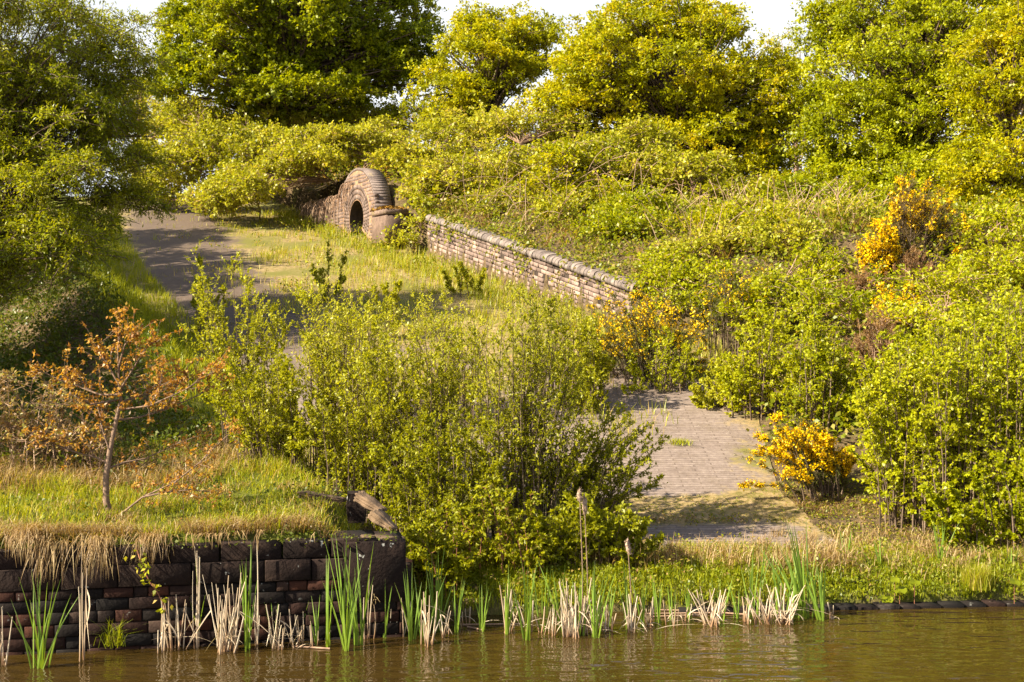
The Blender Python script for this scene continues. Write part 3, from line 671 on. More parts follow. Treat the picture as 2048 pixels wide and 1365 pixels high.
tree('bright_tree', 'broad green tree standing just beyond the right edge on the skyline', 'tree',
     [(2330, 120, 200, 160, 30), (2250, 300, 160, 110, 29), (2450, 300, 160, 120, 29), (2360, 430, 220, 70, 27.5)],
     gz(2330, 29.5), (M['birch'], M['bark']), (0.09, 0.06), HW, cs=0.65, flat=0.6, twigs=15, lpt=9, vr=(0, 0.85), trunk_r=0.15, limbr=0.035)
tree('bush', 'bushy green scrub just beyond the right edge above the birches', 'bush',
     [(2220, 560, 130, 70, 20), (2400, 580, 130, 70, 20), (2260, 700, 140, 60, 17), (2420, 720, 120, 60, 17)],
     gz(2280, 19), (M['birch'], M['bark']), (0.07, 0.05), None, cs=0.5, flat=0.6, twigs=14, lpt=10, vr=(0.1, 0.95), trunk_r=0.03, limbr=0.012)
tree('shade_tree', 'tall unseen willow outside the left edge, added to shade the slipway', 'tree',  # unseen tree, added so that its shadow crosses the slipway
     [(-564, -58, 170, 130, 22.6), (-445, -39, 170, 130, 25.1), (-399, -24, 150, 120, 28.6)],
     (-14.5, 23, float(Hgt(-14.5, 23))), (M['dusky'], M['bark']), (0.16, 0.09), None, cs=0.7, flat=0.6, twigs=14, lpt=8, trunk_r=0.2, dens=0.9, limbr=0.03)
SH = 1
tree('shade_tree', 'bushy unseen willow outside the left edge, added to shade the nettle bank', 'tree',  # out of view, added to throw shade on the left bank
     [(-1052, 141, 380, 280, 12.7), (-1138, 60, 340, 260, 14.8), (-900, 117, 280, 240, 17.3), (-1050, 330, 300, 200, 14)],
     (-12.2, 14.5, float(Hgt(-12.2, 14.5))), (M['dusky'], M['bark']), (0.16, 0.09), None, cs=0.6, flat=0.6, twigs=14, lpt=8, trunk_r=0.15, dens=0.9, limbr=0.03)

# --- bramble mounds behind the walls
BR = 'bramble and scrub mounds along the top of the walls'
bk = dict(cs=0.5, flat=0.5, twigs=13, lpt=9, tw=0.8, limbs=True, trunk_r=0.02, cvar=0.5, trunks=1, limbr=0.012)
for lab, bl, b, mt, vr in [
    ('leafy scrub mound beside the top of the slipway, left of the dark tree trunk', [(390, 260, 70, 60, 38), (360, 340, 60, 50, 36), (450, 300, 90, 60, 36)], (400, 36), 'bramble', (0, 0.9)),
    ('tangled bramble mound directly left of the brick arch', [(520, 330, 80, 60, 34.5), (470, 380, 60, 40, 34), (560, 300, 80, 40, 35)], (520, 35), 'bramble', (0, 1)),
    ('bramble mat spilling over the top of the brick arch', [(640, 290, 90, 34, 34), (720, 290, 80, 34, 34), (600, 320, 50, 26, 33.5), (760, 270, 60, 34, 35), (500, 375, 60, 45, 33), (440, 400, 50, 35, 33.5), (555, 325, 50, 25, 33.3), (640, 318, 60, 16, 32.9)], (680, 34.5), 'bramble', (0.2, 1)),
    ('high bramble thicket on the mound between the brick arch and the retaining wall', [(865, 310, 80, 60, 31.5), (850, 380, 50, 50, 30.8), (930, 270, 90, 45, 33), (910, 370, 90, 50, 30.5)], (860, 31.5), 'bramble', (0.2, 1)),
    ('low leafy bush tucked beside the mossy stone pier', [(838, 430, 26, 36, 29.4), (815, 470, 30, 18, 29.2)], (830, 29.4), 'bramble', (0.1, 0.9)),
    ('broad bramble mound below the gap between the two hawthorns', [(1060, 270, 110, 50, 32), (1010, 340, 90, 60, 30), (1150, 280, 70, 50, 31.5), (990, 420, 60, 30, 28.8)], (1050, 30.5), 'bramble', (0.2, 1)),
    ('round yellow-green hawthorn bush above the middle of the retaining wall', [(1140, 350, 90, 65, 28), (1110, 400, 60, 45, 27.5), (1200, 400, 60, 45, 27.5)], (1140, 28), 'haw', (0.1, 0.9)),
    ('dense green bush overhanging the right end of the retaining wall', [(1270, 450, 80, 60, 25.5), (1210, 480, 50, 45, 25), (1290, 500, 50, 36, 24.5)], (1260, 25), 'green', (0.2, 1)),
    ('pale leafy bramble just below the biggest hawthorn', [(1310, 370, 90, 55, 28.5), (1420, 420, 90, 50, 28), (1250, 330, 60, 50, 29)], (1350, 28.5), 'bramble', (0.2, 1)),
    ('arching bramble in the dark hollow under the right-hand trees', [(1520, 440, 90, 40, 26), (1620, 450, 100, 34, 26), (1700, 440, 60, 34, 25)], (1600, 26), 'bramble', (0.3, 1)),
    ('leafy bush between the retaining wall end and the gorse', [(1400, 560, 70, 34, 22.5), (1480, 530, 60, 34, 22.5), (1560, 560, 60, 36, 22)], (1470, 22.5), 'bramble', (0.3, 1)),
    ('scrub on the skyline directly under the dark green tree', [(500, 265, 110, 40, 38.5), (620, 250, 90, 34, 39), (730, 245, 90, 34, 39.5), (380, 240, 80, 50, 40)], (560, 38.8), 'bramble', (0.1, 1)),
    ('scrub on the skyline below the central hawthorn', [(830, 240, 80, 34, 38), (920, 240, 80, 34, 36.5)], (870, 37), 'green', (0.2, 1)),
    ('leafy mound filling the road edge left of the scrub by the arch', [(300, 330, 70, 50, 38), (330, 380, 60, 30, 36.5), (420, 400, 50, 26, 34.5)], (330, 37), 'bramble', (0, 0.9)),
    ('tall weedy bush standing just above the arch crown', [(790, 320, 36, 40, 32.8), (690, 300, 80, 20, 34)], (740, 33), 'bramble', (0.2, 1)),
    ('low bush covering the step at the right end of the wall', [(1310, 575, 50, 32, 22), (1330, 610, 60, 40, 21.4), (1400, 600, 70, 34, 21.3)], (1370, 21.6), 'birch', (0.1, 0.9)),
    ('leafy bush in the middle of the right bank behind the slender birch', [(1560, 600, 80, 40, 20), (1480, 620, 60, 40, 20), (1640, 570, 70, 40, 21)], (1560, 20.3), 'birch', (0.1, 0.9)),
    ('dark leafy bush between the dead gorse patches', [(1680, 620, 60, 40, 19), (1740, 600, 50, 40, 19.5)], (1710, 19.2), 'green', (0.2, 0.9)),
    ('bright bush behind the tall birch and below the tallest gorse', [(1880, 570, 70, 40, 18.5), (1830, 640, 60, 40, 17.5), (1950, 620, 70, 40, 18)], (1880, 18), 'birch', (0.2, 1)),
    ('scrubby bush under the top-right trees beside the tall gorse', [(1960, 480, 80, 40, 24), (1900, 520, 50, 34, 23)], (1940, 23.6), 'haw', (0.1, 0.9)),
    ('bush at the back of the dark hollow left of the tallest gorse', [(1480, 480, 80, 30, 25), (1580, 500, 70, 30, 24), (1680, 500, 60, 30, 23.5)], (1580, 24), 'bramble', (0.3, 1)),
    ('leafy bramble rising behind the middle of the wall, right of the round hawthorn bush', [(1190, 330, 90, 50, 29), (1290, 300, 80, 50, 29.5), (1120, 440, 60, 30, 26.8)], (1230, 29), 'bramble', (0.1, 0.95)),
    ('dense bramble curtain hanging in front of the big hawthorn trunk', [(1380, 360, 100, 60, 28.5), (1480, 400, 80, 50, 28), (1340, 450, 80, 40, 26)], (1400, 28), 'bramble', (0.1, 0.95)),
    ('low green bush under the sky gap between the right-hand trees', [(1580, 400, 80, 50, 27.5), (1680, 400, 80, 45, 27), (1640, 470, 70, 34, 25)], (1620, 27), 'green', (0.2, 1)),
    ('yellowish bush in front of the dead stems right of the wall end', [(1430, 500, 60, 36, 23.8), (1530, 520, 50, 30, 23.2)], (1470, 23.6), 'haw', (0.1, 0.9)),
    ('sunlit bush at the right edge below the orange-tipped hawthorn', [(1990, 520, 90, 45, 21), (1940, 580, 60, 36, 20), (2050, 590, 70, 50, 20)], (1990, 21), 'birch', (0.2, 1))]:
    tree('bramble_mound' if mt == 'bramble' else 'bush', lab, 'brambles' if mt == 'bramble' else 'bush', bl, gz(*b), (M[mt], M['tantwig']), (0.085 * min(1, b[1] / 29), 0.062 * min(1, b[1] / 29)), BR if mt == 'bramble' else None, vr=vr, **{**bk, 'lpt': 9 if b[1] > 25 else 14})

# --- gorse
GO = 'flowering gorse bushes on the right bank'
gk = dict(leaf=(0.035, 0.005), shoots=14, lps=20, shl=0.40, stemr=0.008, upb=0.9, low=0.2)
shrub('gorse_bush', 'wide orange-yellow gorse bush at the foot of the retaining wall, right of centre', 'gorse bush', 18.6, (1230, 1370), [(1130, 640), (1200, 585), (1300, 575), (1390, 600), (1440, 680)], 80, (M['gorse'], M['bark']), group=GO, fl=(0.42, 15, 0.024), drop=0.6, dsp=0.7, **gk)
shrub('gorse_bush', 'brightest yellow gorse, low beside the bare brick paving', 'gorse bush', 13.9, (1600, 1690), [(1465, 905), (1500, 850), (1560, 825), (1640, 845), (1715, 900)], 44, (M['gorse'], M['bark']), group=GO, fl=(0.75, 34, 0.019), drop=0.55, dsp=0.45, skew=-0.25, **gk)
shrub('gorse_bush', 'tallest gorse bush, orange flowers at its top, under the right-hand trees', 'gorse bush', 21, (1800, 1880), [(1750, 450), (1795, 345), (1850, 345), (1910, 410), (1980, 460)], 80, (M['browngorse'], M['bark']), group=GO, fl=(0.27, 15, 0.030), drop=0.42, dsp=0.7, **gk)
shrub('gorse_bush', 'gorse bush with a dense yellow patch just left of the tallest gorse', 'gorse bush', 20.5, (1740, 1790), [(1710, 480), (1750, 435), (1790, 450), (1800, 520)], 40, (M['gorse'], M['bark']), group=GO, fl=(0.65, 20, 0.03), drop=0.5, dsp=0.5, **gk)
shrub('gorse_bush', 'olive gorse with few flowers on the rise past the retaining wall end', 'gorse bush', 20, (1400, 1540), [(1370, 590), (1430, 540), (1520, 520), (1580, 550)], 46, (M['gorse'], M['bark']), group=GO, fl=(0.28, 9, 0.026), drop=0.5, dsp=0.7, **gk)
shrub('gorse_bush', 'small gorse with a yellow spray half hidden by birch below the tallest gorse', 'gorse bush', 18.5, (1760, 1820), [(1740, 600), (1780, 545), (1820, 560), (1850, 610)], 24, (M['gorse'], M['bark']), group=GO, fl=(0.5, 18, 0.03), drop=0.6, dsp=0.5, **gk)
for lab, D, b, tp, n in [('dead tan-brown gorse left of the tall flowering gorse', 19.8, (1690, 1740), [(1650, 570), (1700, 530), (1770, 540)], 44),
                        ('dead tan-brown gorse low between the birch shrubs', 17, (1730, 1770), [(1690, 670), (1740, 600), (1800, 640)], 40),
                        ('dead brown gorse stems at the foot of the tallest gorse', 20.2, (1800, 1850), [(1770, 540), (1830, 480), (1890, 540)], 46)]:
    shrub('dead_gorse', lab, 'gorse bush', D, b, tp, n, (M['deadgorse'], M['tantwig']), drop=0.5, dsp=0.4, group='dead gorse bushes', **gk)

# --- birch and sallow shrubs on the right
BI = 'young birch shrubs on the right bank'
bi = dict(leaf=(0.036, 0.026), shoots=13, lps=16, shl=0.5, stemr=0.010, droopy=0.25, low=0.05, sr=0.003)
shrub('birch_shrub', 'bright birch shrub nearest the paving, its left side touching the brightest gorse', 'shrub', 13.2, (1760, 1850), [(1690, 800), (1740, 720), (1800, 670), (1870, 690)], 40, (M['birch'], M['bark']), group=BI, dsp=0.6, drop=0.5, vr=(0.2, 1), **bi)
shrub('birch_shrub', 'tall birch shrub by the water in the right third, between two other birches', 'shrub', 13.0, (1880, 1960), [(1830, 690), (1880, 620), (1960, 570), (2010, 600)], 44, (M['birch'], M['bark']), group=BI, dsp=0.7, drop=0.5, vr=(0.15, 0.95), **bi)
shrub('birch_shrub', 'birch shrub cut by the right edge of the photo', 'shrub', 12.9, (2000, 2120), [(1970, 640), (2030, 560), (2100, 560), (2200, 600)], 50, (M['birch'], M['bark']), group=BI, dsp=0.7, drop=0.5, vr=(0.1, 0.9), **bi)
shrub('birch_shrub', 'slender birch shrub behind the gorse and paving, right of the wide gorse', 'shrub', 16.8, (1460, 1560), [(1420, 720), (1490, 610), (1560, 570), (1600, 600)], 36, (M['birch'], M['bark']), group=BI, dsp=0.7, drop=0.5, vr=(0.2, 1), **bi)
shrub('birch_shrub', 'birch shrub directly above and behind the brightest gorse', 'shrub', 16, (1590, 1680), [(1560, 640), (1620, 600), (1690, 650), (1730, 740)], 40, (M['birch'], M['bark']), group=BI, dsp=0.7, drop=0.5, vr=(0.1, 0.9), **bi)
shrub('sallow_shrub', 'low pale shrub at the top right corner of the bare paving', 'shrub', 17.2, (1400, 1470), [(1370, 780), (1420, 720), (1480, 700), (1520, 760)], 26, (M['willow'], M['bark']), dsp=0.5, drop=0.5, vr=(0.4, 1), **{**bi, 'droopy': 0.0})
shrub('sallow_shrub', 'low bush at the foot of the birches beside the shore grass', 'shrub', 12.3, (1880, 2080), [(1800, 1000), (1880, 930), (2000, 900), (2120, 900)], 40, (M['birch'], M['bark']), dsp=0.4, drop=0.6, vr=(0.0, 0.8), **{**bi, 'droopy': 0.0, 'shl': 0.3})
shrub('sallow_shrub', 'leafy shrub growing up through the foot of the wide gorse bush', 'shrub', 18.0, (1260, 1380), [(1240, 700), (1290, 650), (1360, 660), (1410, 710)], 26, (M['birch'], M['bark']), dsp=0.5, drop=0.5, vr=(0.1, 0.9), lk=0.4, **{**bi, 'droopy': 0.0})
shrub('sallow_shrub', 'thin shrub between the centre willow and the wide gorse bush', 'shrub', 17.0, (1130, 1200), [(1090, 680), (1140, 620), (1200, 650), (1230, 720)], 24, (M['willow'], M['bark']), dsp=0.5, drop=0.5, vr=(0.1, 0.9), **{**bi, 'droopy': 0.0})

# --- willow shrubs across the slipway
WI = 'upright willow shrubs across the slipway'
wi = dict(leaf=(0.037, 0.017), shoots=12, lps=13, shl=0.40, stemr=0.008, upb=1.1, sr=0.0028)
shrub('willow_shrub', 'upright willow shrub leftmost of the row, tall thin shoots against the shaded slipway', 'shrub', 14.2, (450, 560), [(360, 490), (385, 470), (420, 620), (470, 505), (530, 560), (580, 640)], 46, (M['willow'], M['bark']), group=WI, dsp=0.6, drop=0.55, vr=(0.2, 0.9), **wi)
shrub('willow_shrub', 'dense low willow between the brown oak sapling and the timber beam', 'shrub', 13.2, (480, 620), [(390, 760), (450, 700), (540, 680), (610, 740), (640, 830)], 50, (M['willow'], M['bark']), group=WI, dsp=0.5, drop=0.6, vr=(0.15, 0.85), **wi)
shrub('willow_shrub', 'pale wispy willow shrub left of centre with many thin upright shoots', 'shrub', 13.8, (620, 760), [(570, 560), (600, 510), (660, 560), (720, 560), (790, 600)], 60, (M['willow'], M['bark']), group=WI, dsp=0.6, drop=0.55, vr=(0.3, 1.0), **wi)
shrub('willow_shrub', 'sparse low-topped willow shrub in the middle of the slipway, just behind the centre', 'shrub', 12.9, (780, 920), [(730, 700), (800, 620), (850, 610), (910, 640), (960, 700)], 56, (M['willow'], M['bark']), group=WI, dsp=0.5, drop=0.6, vr=(0.1, 0.9), **wi)
shrub('willow_shrub', 'largest bushy green willow standing at the centre', 'shrub', 12.5, (990, 1120), [(930, 660), (980, 580), (1060, 520), (1100, 580), (1160, 640), (1200, 740)], 70, (M['willow'], M['bark']), group=WI, dsp=0.5, drop=0.55, vr=(0.0, 0.8), **wi)
shrub('willow_shrub', 'low dark willow leaning right over the bare brick paving', 'shrub', 12.6, (1090, 1200), [(1170, 850), (1240, 800), (1300, 830), (1345, 870), (1350, 950)], 46, (M['willow'], M['bark']), group=WI, dsp=0.4, drop=0.6, vr=(0.0, 0.75), **wi)
shrub('willow_shrub', 'shaded willow thicket between the corner of the canal wall and the centre willow', 'shrub', 12.3, (780, 1000), [(740, 900), (820, 830), (900, 800), (1000, 850)], 70, (M['willow'], M['bark']), group=WI, dsp=0.5, drop=0.6, vr=(0.0, 0.7), **wi)
shrub('waterside_bush', 'trailing bright-leaved bush at the foot of the centre willow, nearest the reeds', 'bush', 11.4, (840, 1080), [(810, 1060), (900, 970), (1000, 960), (1090, 1000)], 60, (M['willow'], M['redtwig']), leaf=(0.040, 0.020), shoots=10, lps=12, shl=0.5, stemr=0.006, upb=0.5, dsp=0.35, drop=0.7, droopy=0.3, vr=(0.0, 0.7))
shrub('waterside_bush', 'low green bush to the right of the trailing bright-leaved one, behind the tall cattail heads', 'bush', 11.6, (1080, 1260), [(1050, 1030), (1150, 980), (1240, 1000), (1330, 1060)], 60, (M['willow'], M['bark']), leaf=(0.042, 0.024), shoots=10, lps=12, shl=0.5, stemr=0.006, upb=0.5, dsp=0.35, drop=0.7, vr=(0.0, 0.65))

shrub('willow_shrub', 'lit willow shrub standing in front between the timbers and the centre willow', 'shrub', 12.9, (640, 840), [(600, 800), (680, 720), (760, 700), (860, 760)], 60, (M['willow'], M['bark']), group=WI, dsp=0.5, drop=0.6, vr=(0.1, 0.95), **wi)
shrub('bramble_bush', 'brown-leaved dead bramble heap left of the oak sapling', 'brambles', 12.8, (-40, 200), [(-60, 760), (60, 730), (160, 780), (260, 830)], 60, (M['oakdull'], M['tantwig']), leaf=(0.042, 0.024), shoots=16, lps=3, shl=0.6, stemr=0.006, upb=0.4, dsp=0.7, drop=0.8, vr=(0, 1), bend=0.5)
shrub('birch_shrub', 'birch shrub rising behind the tall waterside birches, below the dead gorse', 'shrub', 15, (1760, 1900), [(1700, 700), (1780, 640), (1880, 620), (1960, 640)], 50, (M['birch'], M['bark']), group=BI, dsp=0.7, drop=0.5, vr=(0.1, 1), **bi)
shrub('birch_shrub', 'birch shrub rising behind the shrub cut by the right edge', 'shrub', 15.5, (1950, 2120), [(1900, 620), (1990, 560), (2080, 540), (2160, 560)], 50, (M['birch'], M['bark']), group=BI, dsp=0.7, drop=0.5, vr=(0.1, 1), **bi)

shrub('willow_shrub', 'wispy pale shoots rising behind the leftmost pair of willow shrubs', 'shrub', 16.5, (640, 760), [(590, 560), (650, 530), (740, 560), (800, 610)], 50, (M['willow'], M['bark']), group=WI, dsp=0.9, drop=0.6, vr=(0.4, 1.0), lk=0.6, **wi)
shrub('willow_shrub', 'wispy pale shoots in the middle of the slipway behind the centre willow', 'shrub', 16.5, (840, 960), [(800, 600), (860, 560), (930, 580), (990, 620)], 50, (M['willow'], M['bark']), group=WI, dsp=0.9, drop=0.6, vr=(0.4, 1.0), lk=0.6, **wi)
shrub('willow_shrub', 'wispy pale shoots between the centre willow and the retaining wall', 'shrub', 17.5, (1060, 1180), [(1000, 600), (1060, 540), (1130, 570), (1200, 620)], 50, (M['willow'], M['bark']), group=WI, dsp=0.9, drop=0.6, vr=(0.3, 1.0), lk=0.6, **wi)

shrub('waterside_bush', 'dark low scrub overhanging the water right beside the corner of the canal wall', 'bush', 11.0, (830, 930), [(790, 1090), (850, 1010), (920, 1040), (960, 1110)], 40, (M['willow'], M['redtwig']), leaf=(0.036, 0.02), shoots=10, lps=12, shl=0.4, stemr=0.005, upb=0.5, dsp=0.25, drop=0.7, vr=(0.0, 0.6))

shrub('birch_shrub', 'birch shrub standing just beyond the right edge by the water', 'shrub', 13.2, (2200, 2380), [(2170, 640), (2260, 580), (2360, 600), (2450, 680)], 50, (M['birch'], M['bark']), group=BI, dsp=0.7, drop=0.5, vr=(0.1, 0.95), **bi)

for lab, D, b, tp in [('seedling willow standing alone by the shaded track, left of the open turf', 21, (400, 440), [(385, 520), (420, 480), (450, 530)]),
                      ('small leafy seedling in the open turf below the arch', 24, (640, 680), [(620, 500), (655, 470), (700, 510)]),
                      ('small leafy seedling at the foot of the retaining wall, near its upper end', 24.5, (900, 960), [(880, 540), (930, 500), (980, 540)]),
                      ('spindly seedling in the turf halfway between the track and the retaining wall', 21, (740, 800), [(720, 560), (770, 530), (820, 570)])]:
    shrub('willow_seedling', lab, 'seedling', D, b, tp, 9, (M['willow'], M['bark']), group='seedlings on the open slipway', dsp=0.3, drop=0.6, vr=(0.2, 1.0), **{**wi, 'shl': 0.3, 'leaf': (0.05, 0.026)})

# --- oak sapling with brown young leaves
def oak():
    D = 10.75; b = at(222, 1050, D); b[2] = float(Hgt(b[0], b[1])); root = empty('oak_sapling', b, 'small oak sapling with coppery brown young leaves on top of the canal wall', 'sapling')
    P = lambda l: np.array([at(x, y, D + dd) for x, y, dd in l])
    m = MB(); ml = MB()
    trunk = P([(224, 1052, 0), (212, 1000, 0), (212, 955, 0), (217, 920, 0), (224, 880, 0.02), (232, 845, 0.03), (242, 800, 0.03), (238, 760, 0.02), (236, 700, 0), (240, 625, 0)])
    tubes(m, trunk[None], np.array([[.034, .028, .026, .026, .020, .018, .014, .010, .007, .003]]), 8, 0.7)
    br = [[(228, 1040, 0), (285, 995, -.1), (350, 965, -.15), (400, 925, -.2), (440, 885, -.25), (470, 858, -.3)],
          [(214, 938, 0), (250, 925, .1), (290, 918, .2), (350, 890, .3), (400, 870, .35)],
          [(212, 925, 0), (190, 915, 0), (150, 905, -.1), (110, 890, -.15), (80, 870, -.2)],
          [(220, 905, 0), (205, 860, 0), (200, 830, .05), (190, 800, .1)],
          [(240, 840, 0), (280, 835, .1), (330, 820, .2), (400, 790, .25), (440, 745, .3)],
          [(243, 820, 0), (300, 812, -.1), (370, 780, -.2), (440, 735, -.2)],
          [(242, 805, 0), (270, 795, .1), (330, 780, .2), (400, 750, .2)],
          [(236, 790, 0), (200, 790, 0), (160, 775, .1), (120, 760, .1), (75, 740, .1)],
          [(240, 780, 0), (265, 740, 0), (290, 700, 0), (312, 680, 0)],
          [(238, 770, 0), (215, 730, 0), (200, 700, .1), (195, 690, .1)],
          [(238, 730, 0), (250, 690, 0), (270, 670, 0)],
          [(236, 800, 0), (180, 810, -.1), (150, 790, -.2), (130, 745, -.2)],
          [(300, 812, -.1), (320, 780, -.1), (325, 740, -.1)],
          [(285, 995, -.1), (330, 985, -.2), (380, 980, -.2), (430, 985, -.2)],
          [(330, 820, .2), (345, 790, .2), (360, 760, .2)]]
    ends = []
    for l in br:
        a = P(l); K = len(a); r = np.linspace(.010, .003, K); tubes(m, a[None], r[None], 5, 0.6); ends.append(a)
    # side twigs
    tw = []
    for a in ends + [trunk[4:]]:
        n = 26; t = RNG.uniform(0.2, 1, n); p, tg = along(np.repeat(a[None], n, 0), t[:, None]); p = p[:, 0]; tg = tg[:, 0]
        q = p + nrm(tg * 0.8 + RNG.normal(size=(n, 3)) * 0.7 + np.array((0, 0, 0.35))) * RNG.uniform(0.06, 0.26, n)[:, None]
        tw.append(curve(p, q, np.zeros((n, 3)), 4, 0.004))
    tw = np.concatenate(tw); tubes(m, tw, np.full((len(tw), 4), 0.0022), 3, 0.6); m.build('branches', M['paletwig'], root)
    k = 6; ee = np.concatenate([np.repeat(tw[:, -1], 8, 0) + RNG.normal(0, 0.010, (8 * len(tw), 3)), np.repeat(tw[:, 2], 2, 0), np.repeat(np.array([e[-1] for e in ends] + [trunk[-1]]), 34, 0) + RNG.normal(0, 0.028, (34 * (len(ends) + 1), 3)), np.repeat(trunk[-1:], 60, 0) + RNG.normal(0, 1, (60, 3)) * np.array((0.02, 0.02, 0.07)) - np.array((0, 0, 0.08))])
    n = len(ee); leaves(ml, ee, nrm(RNG.normal(size=(n, 3)) + np.array((0, 0, -0.2))), 0.037 * RNG.uniform(0.6, 1.2, n), 0.021 * RNG.uniform(0.7, 1.2, n), RNG.uniform(size=n)); ml.build('foliage', M['oak'], root)
oak()

# ------------------------------------------------------------------ grass and low cover
def blades(mb, P, h, w_, a, lean=0.35, seg=2, curl=0.5, side=None):
    n = len(P); az = RNG.uniform(0, 2 * np.pi, n) ; d = np.stack((np.cos(az), np.sin(az), np.zeros(n)), 1)
    if side is not None: d = nrm(d + side)
    s = np.stack((-np.sin(az + RNG.normal(0, 0.6, n)), np.cos(az + RNG.normal(0, 0.6, n)), np.zeros(n)), 1)
    # face roughly any way
    ln = lean * RNG.uniform(0.2, 1.6, n)[:, None]; h = np.broadcast_to(h, (n,))[:, None]; w_ = np.broadcast_to(w_, (n,))[:, None]
    p1 = P + np.array((0, 0, 1.0)) * h * 0.55 + d * ln * h * 0.3
    p2 = P + np.array((0, 0, 1.0)) * h * (1 - curl * ln * 0.6) + d * ln * h * 1.0
    V = np.stack((P - s * w_ / 2, P + s * w_ / 2, p1 + s * w_ * 0.42, p1 - s * w_ * 0.42, p2 + s * w_ * 0.06, p2 - s * w_ * 0.06), 1).reshape(-1, 3)
    i = np.arange(n)[:, None] * 6
    F = np.concatenate((i + np.array((0, 1, 2, 3)), i + np.array((3, 2, 4, 5))), 0)
    mb.add(V, F, np.repeat(a, 6))
def scatter(n, x0, x1, y0, y1, ok=None, clump=0, sg=0.05):
    if clump:
        c = np.stack((RNG.uniform(x0, x1, n // clump + 1), RNG.uniform(y0, y1, n // clump + 1)), 1)
        p = np.repeat(c, clump, 0)[:n] + RNG.normal(0, sg, (n, 2)) * RNG.uniform(0.4, 1.6, (n, 1))
    else: p = np.stack((RNG.uniform(x0, x1, n), RNG.uniform(y0, y1, n)), 1)
    if ok is not None: p = p[ok(p[:, 0], p[:, 1])]
    return np.stack((p[:, 0], p[:, 1], Hgt(p[:, 0], p[:, 1]) - 0.01), 1)
def stuff(o): o['kind'] = 'stuff'; return o
def pat(x, y, s=1.0, ph=0.0):
    return 0.5 + 0.5 * (np.sin(x * 2.1 * s + ph + 1.3 * np.sin(y * 1.7 * s)) * np.sin(y * 2.6 * s + ph * 2 + np.sin(x * 3.3 * s)))

# turf on the plateau behind the canal wall
inw = lambda x, y: (y > bankline(x) + 0.02) & (x < xl(y) + 0.1)
mb = MB()
P = scatter(52000, -6.6, -0.9, 9.2, 15.5, inw, 14); n = len(P); q = pat(P[:, 0], P[:, 1])
q2 = pat(P[:, 0], P[:, 1], 2.3, 5.0)
blades(mb, P, RNG.uniform(0.04, 0.15, n) * (0.45 + 1.3 * q * q2 + 0.3 * q), 0.006, np.clip(0.05 + 0.7 * RNG.uniform(size=n) + 0.2 * q2 + 0.35 * (RNG.uniform(size=n) < 0.2), 0, 1), lean=0.75)
# lit crest beside the slipway
crest = lambda x, y: (x < xl(y) + 0.5) & (x > xl(y) - 1.15)
P = scatter(110000, -13, -2, 14.5, 34, crest, 10); n = len(P)
blades(mb, P, RNG.uniform(0.10, 0.30, n), 0.010, np.clip(0.3 + 0.5 * RNG.uniform(size=n), 0, 1))
tag(stuff(mb.build('turf', M['grass'])), 'bright green long grass on top of the canal wall and along the slipway edge', 'grass')
# shore turf on the right
mb = MB()
sh = lambda x, y: (y > bankline(x) + 0.01) & (y < 12.6) & (x > -0.85)
P = scatter(88000, -0.85, 8.5, 10.7, 12.5, sh, 12); n = len(P); f = (P[:, 1] - bankline(P[:, 0]))
blades(mb, P, RNG.uniform(0.04, 0.12, n) * np.where(P[:, 0] > 2.6, 0.75, 1.0), 0.006, np.clip(0.2 + 0.55 * RNG.uniform(size=n) + (f > 0.8) * 0.2 * RNG.uniform(size=n), 0, 1))
tag(stuff(mb.build('shore_grass', M['grass'])), 'short green grass along the water edge behind the reeds', 'grass')
# turf on the upper slipway
mb = MB()
P = scatter(90000, -11, 3.4, 18, 42, lambda x, y: (x > xl(y)) & (x < xr(y)) & (pat(x, y, 0.8, 1.1) > 0.45) & (((x - xl(y)) > 3.0) | (RNG.uniform(size=len(x)) < 0.12)), 9); n = len(P)
blades(mb, P, RNG.uniform(0.04, 0.14, n) * (0.6 + 1.6 * pat(P[:, 0], P[:, 1], 1.6, 3.0)), 0.012, np.clip(0.35 + 0.65 * RNG.uniform(size=n), 0, 1))
P = scatter(12000, -6, 2, 16, 30, lambda x, y: (x > xl(y) + 1.5) & (x < xr(y) - 0.5), 60, 0.22); n = len(P)
blades(mb, P, RNG.uniform(0.06, 0.3, n), 0.011, np.clip(0.45 + 0.55 * RNG.uniform(size=n), 0, 1))
P = scatter(44000, -9, 3.4, 18, 36, lambda x, y: (x > xr(y) - 1.5) & (x < xr(y) - 0.02), 24, 0.15); n = len(P)
blades(mb, P, RNG.uniform(0.08, 0.4, n), 0.012, np.clip(0.2 + 0.7 * RNG.uniform(size=n), 0, 1))
tag(stuff(mb.build('slipway_grass', M['grass'])), 'thin yellow-green grass creeping over the upper slipway paving', 'grass')
# dry grass
mb = MB()
P = scatter(26000, -4.9, -1.0, 9.3, 10.5, lambda x, y: (y > bankline(x)) & (y < bankline(x) + 0.42) & (pat(x, y, 1.5, 0.5) > 0.15), 30); n = len(P)
blades(mb, P, RNG.uniform(0.06, 0.17, n), 0.005, RNG.uniform(size=n), lean=0.9, side=np.array((0, -0.7, 0)))
P = scatter(6500, -4.9, -1.0, 9.3, 10.5, lambda x, y: (pat(x, 10 + 0 * y, 2.7, 1.0) > 0.42) & (y > bankline(x)) & (y < bankline(x) + 0.2) & (RNG.uniform(size=len(x)) < np.interp(x, [-3, -2.3, -1.5], [1, 0.45, 0.25])), 26); n = len(P)   # fringe folding over the stones
A = P + np.array((0, 0, 0.05)); A[:, 1] = bankline(A[:, 0]) - 0.01; L_ = RNG.beta(1.2, 3, n) * np.interp(A[:, 0], [-3, -2.2, -1], [0.34, 0.16, 0.1]) + 0.03
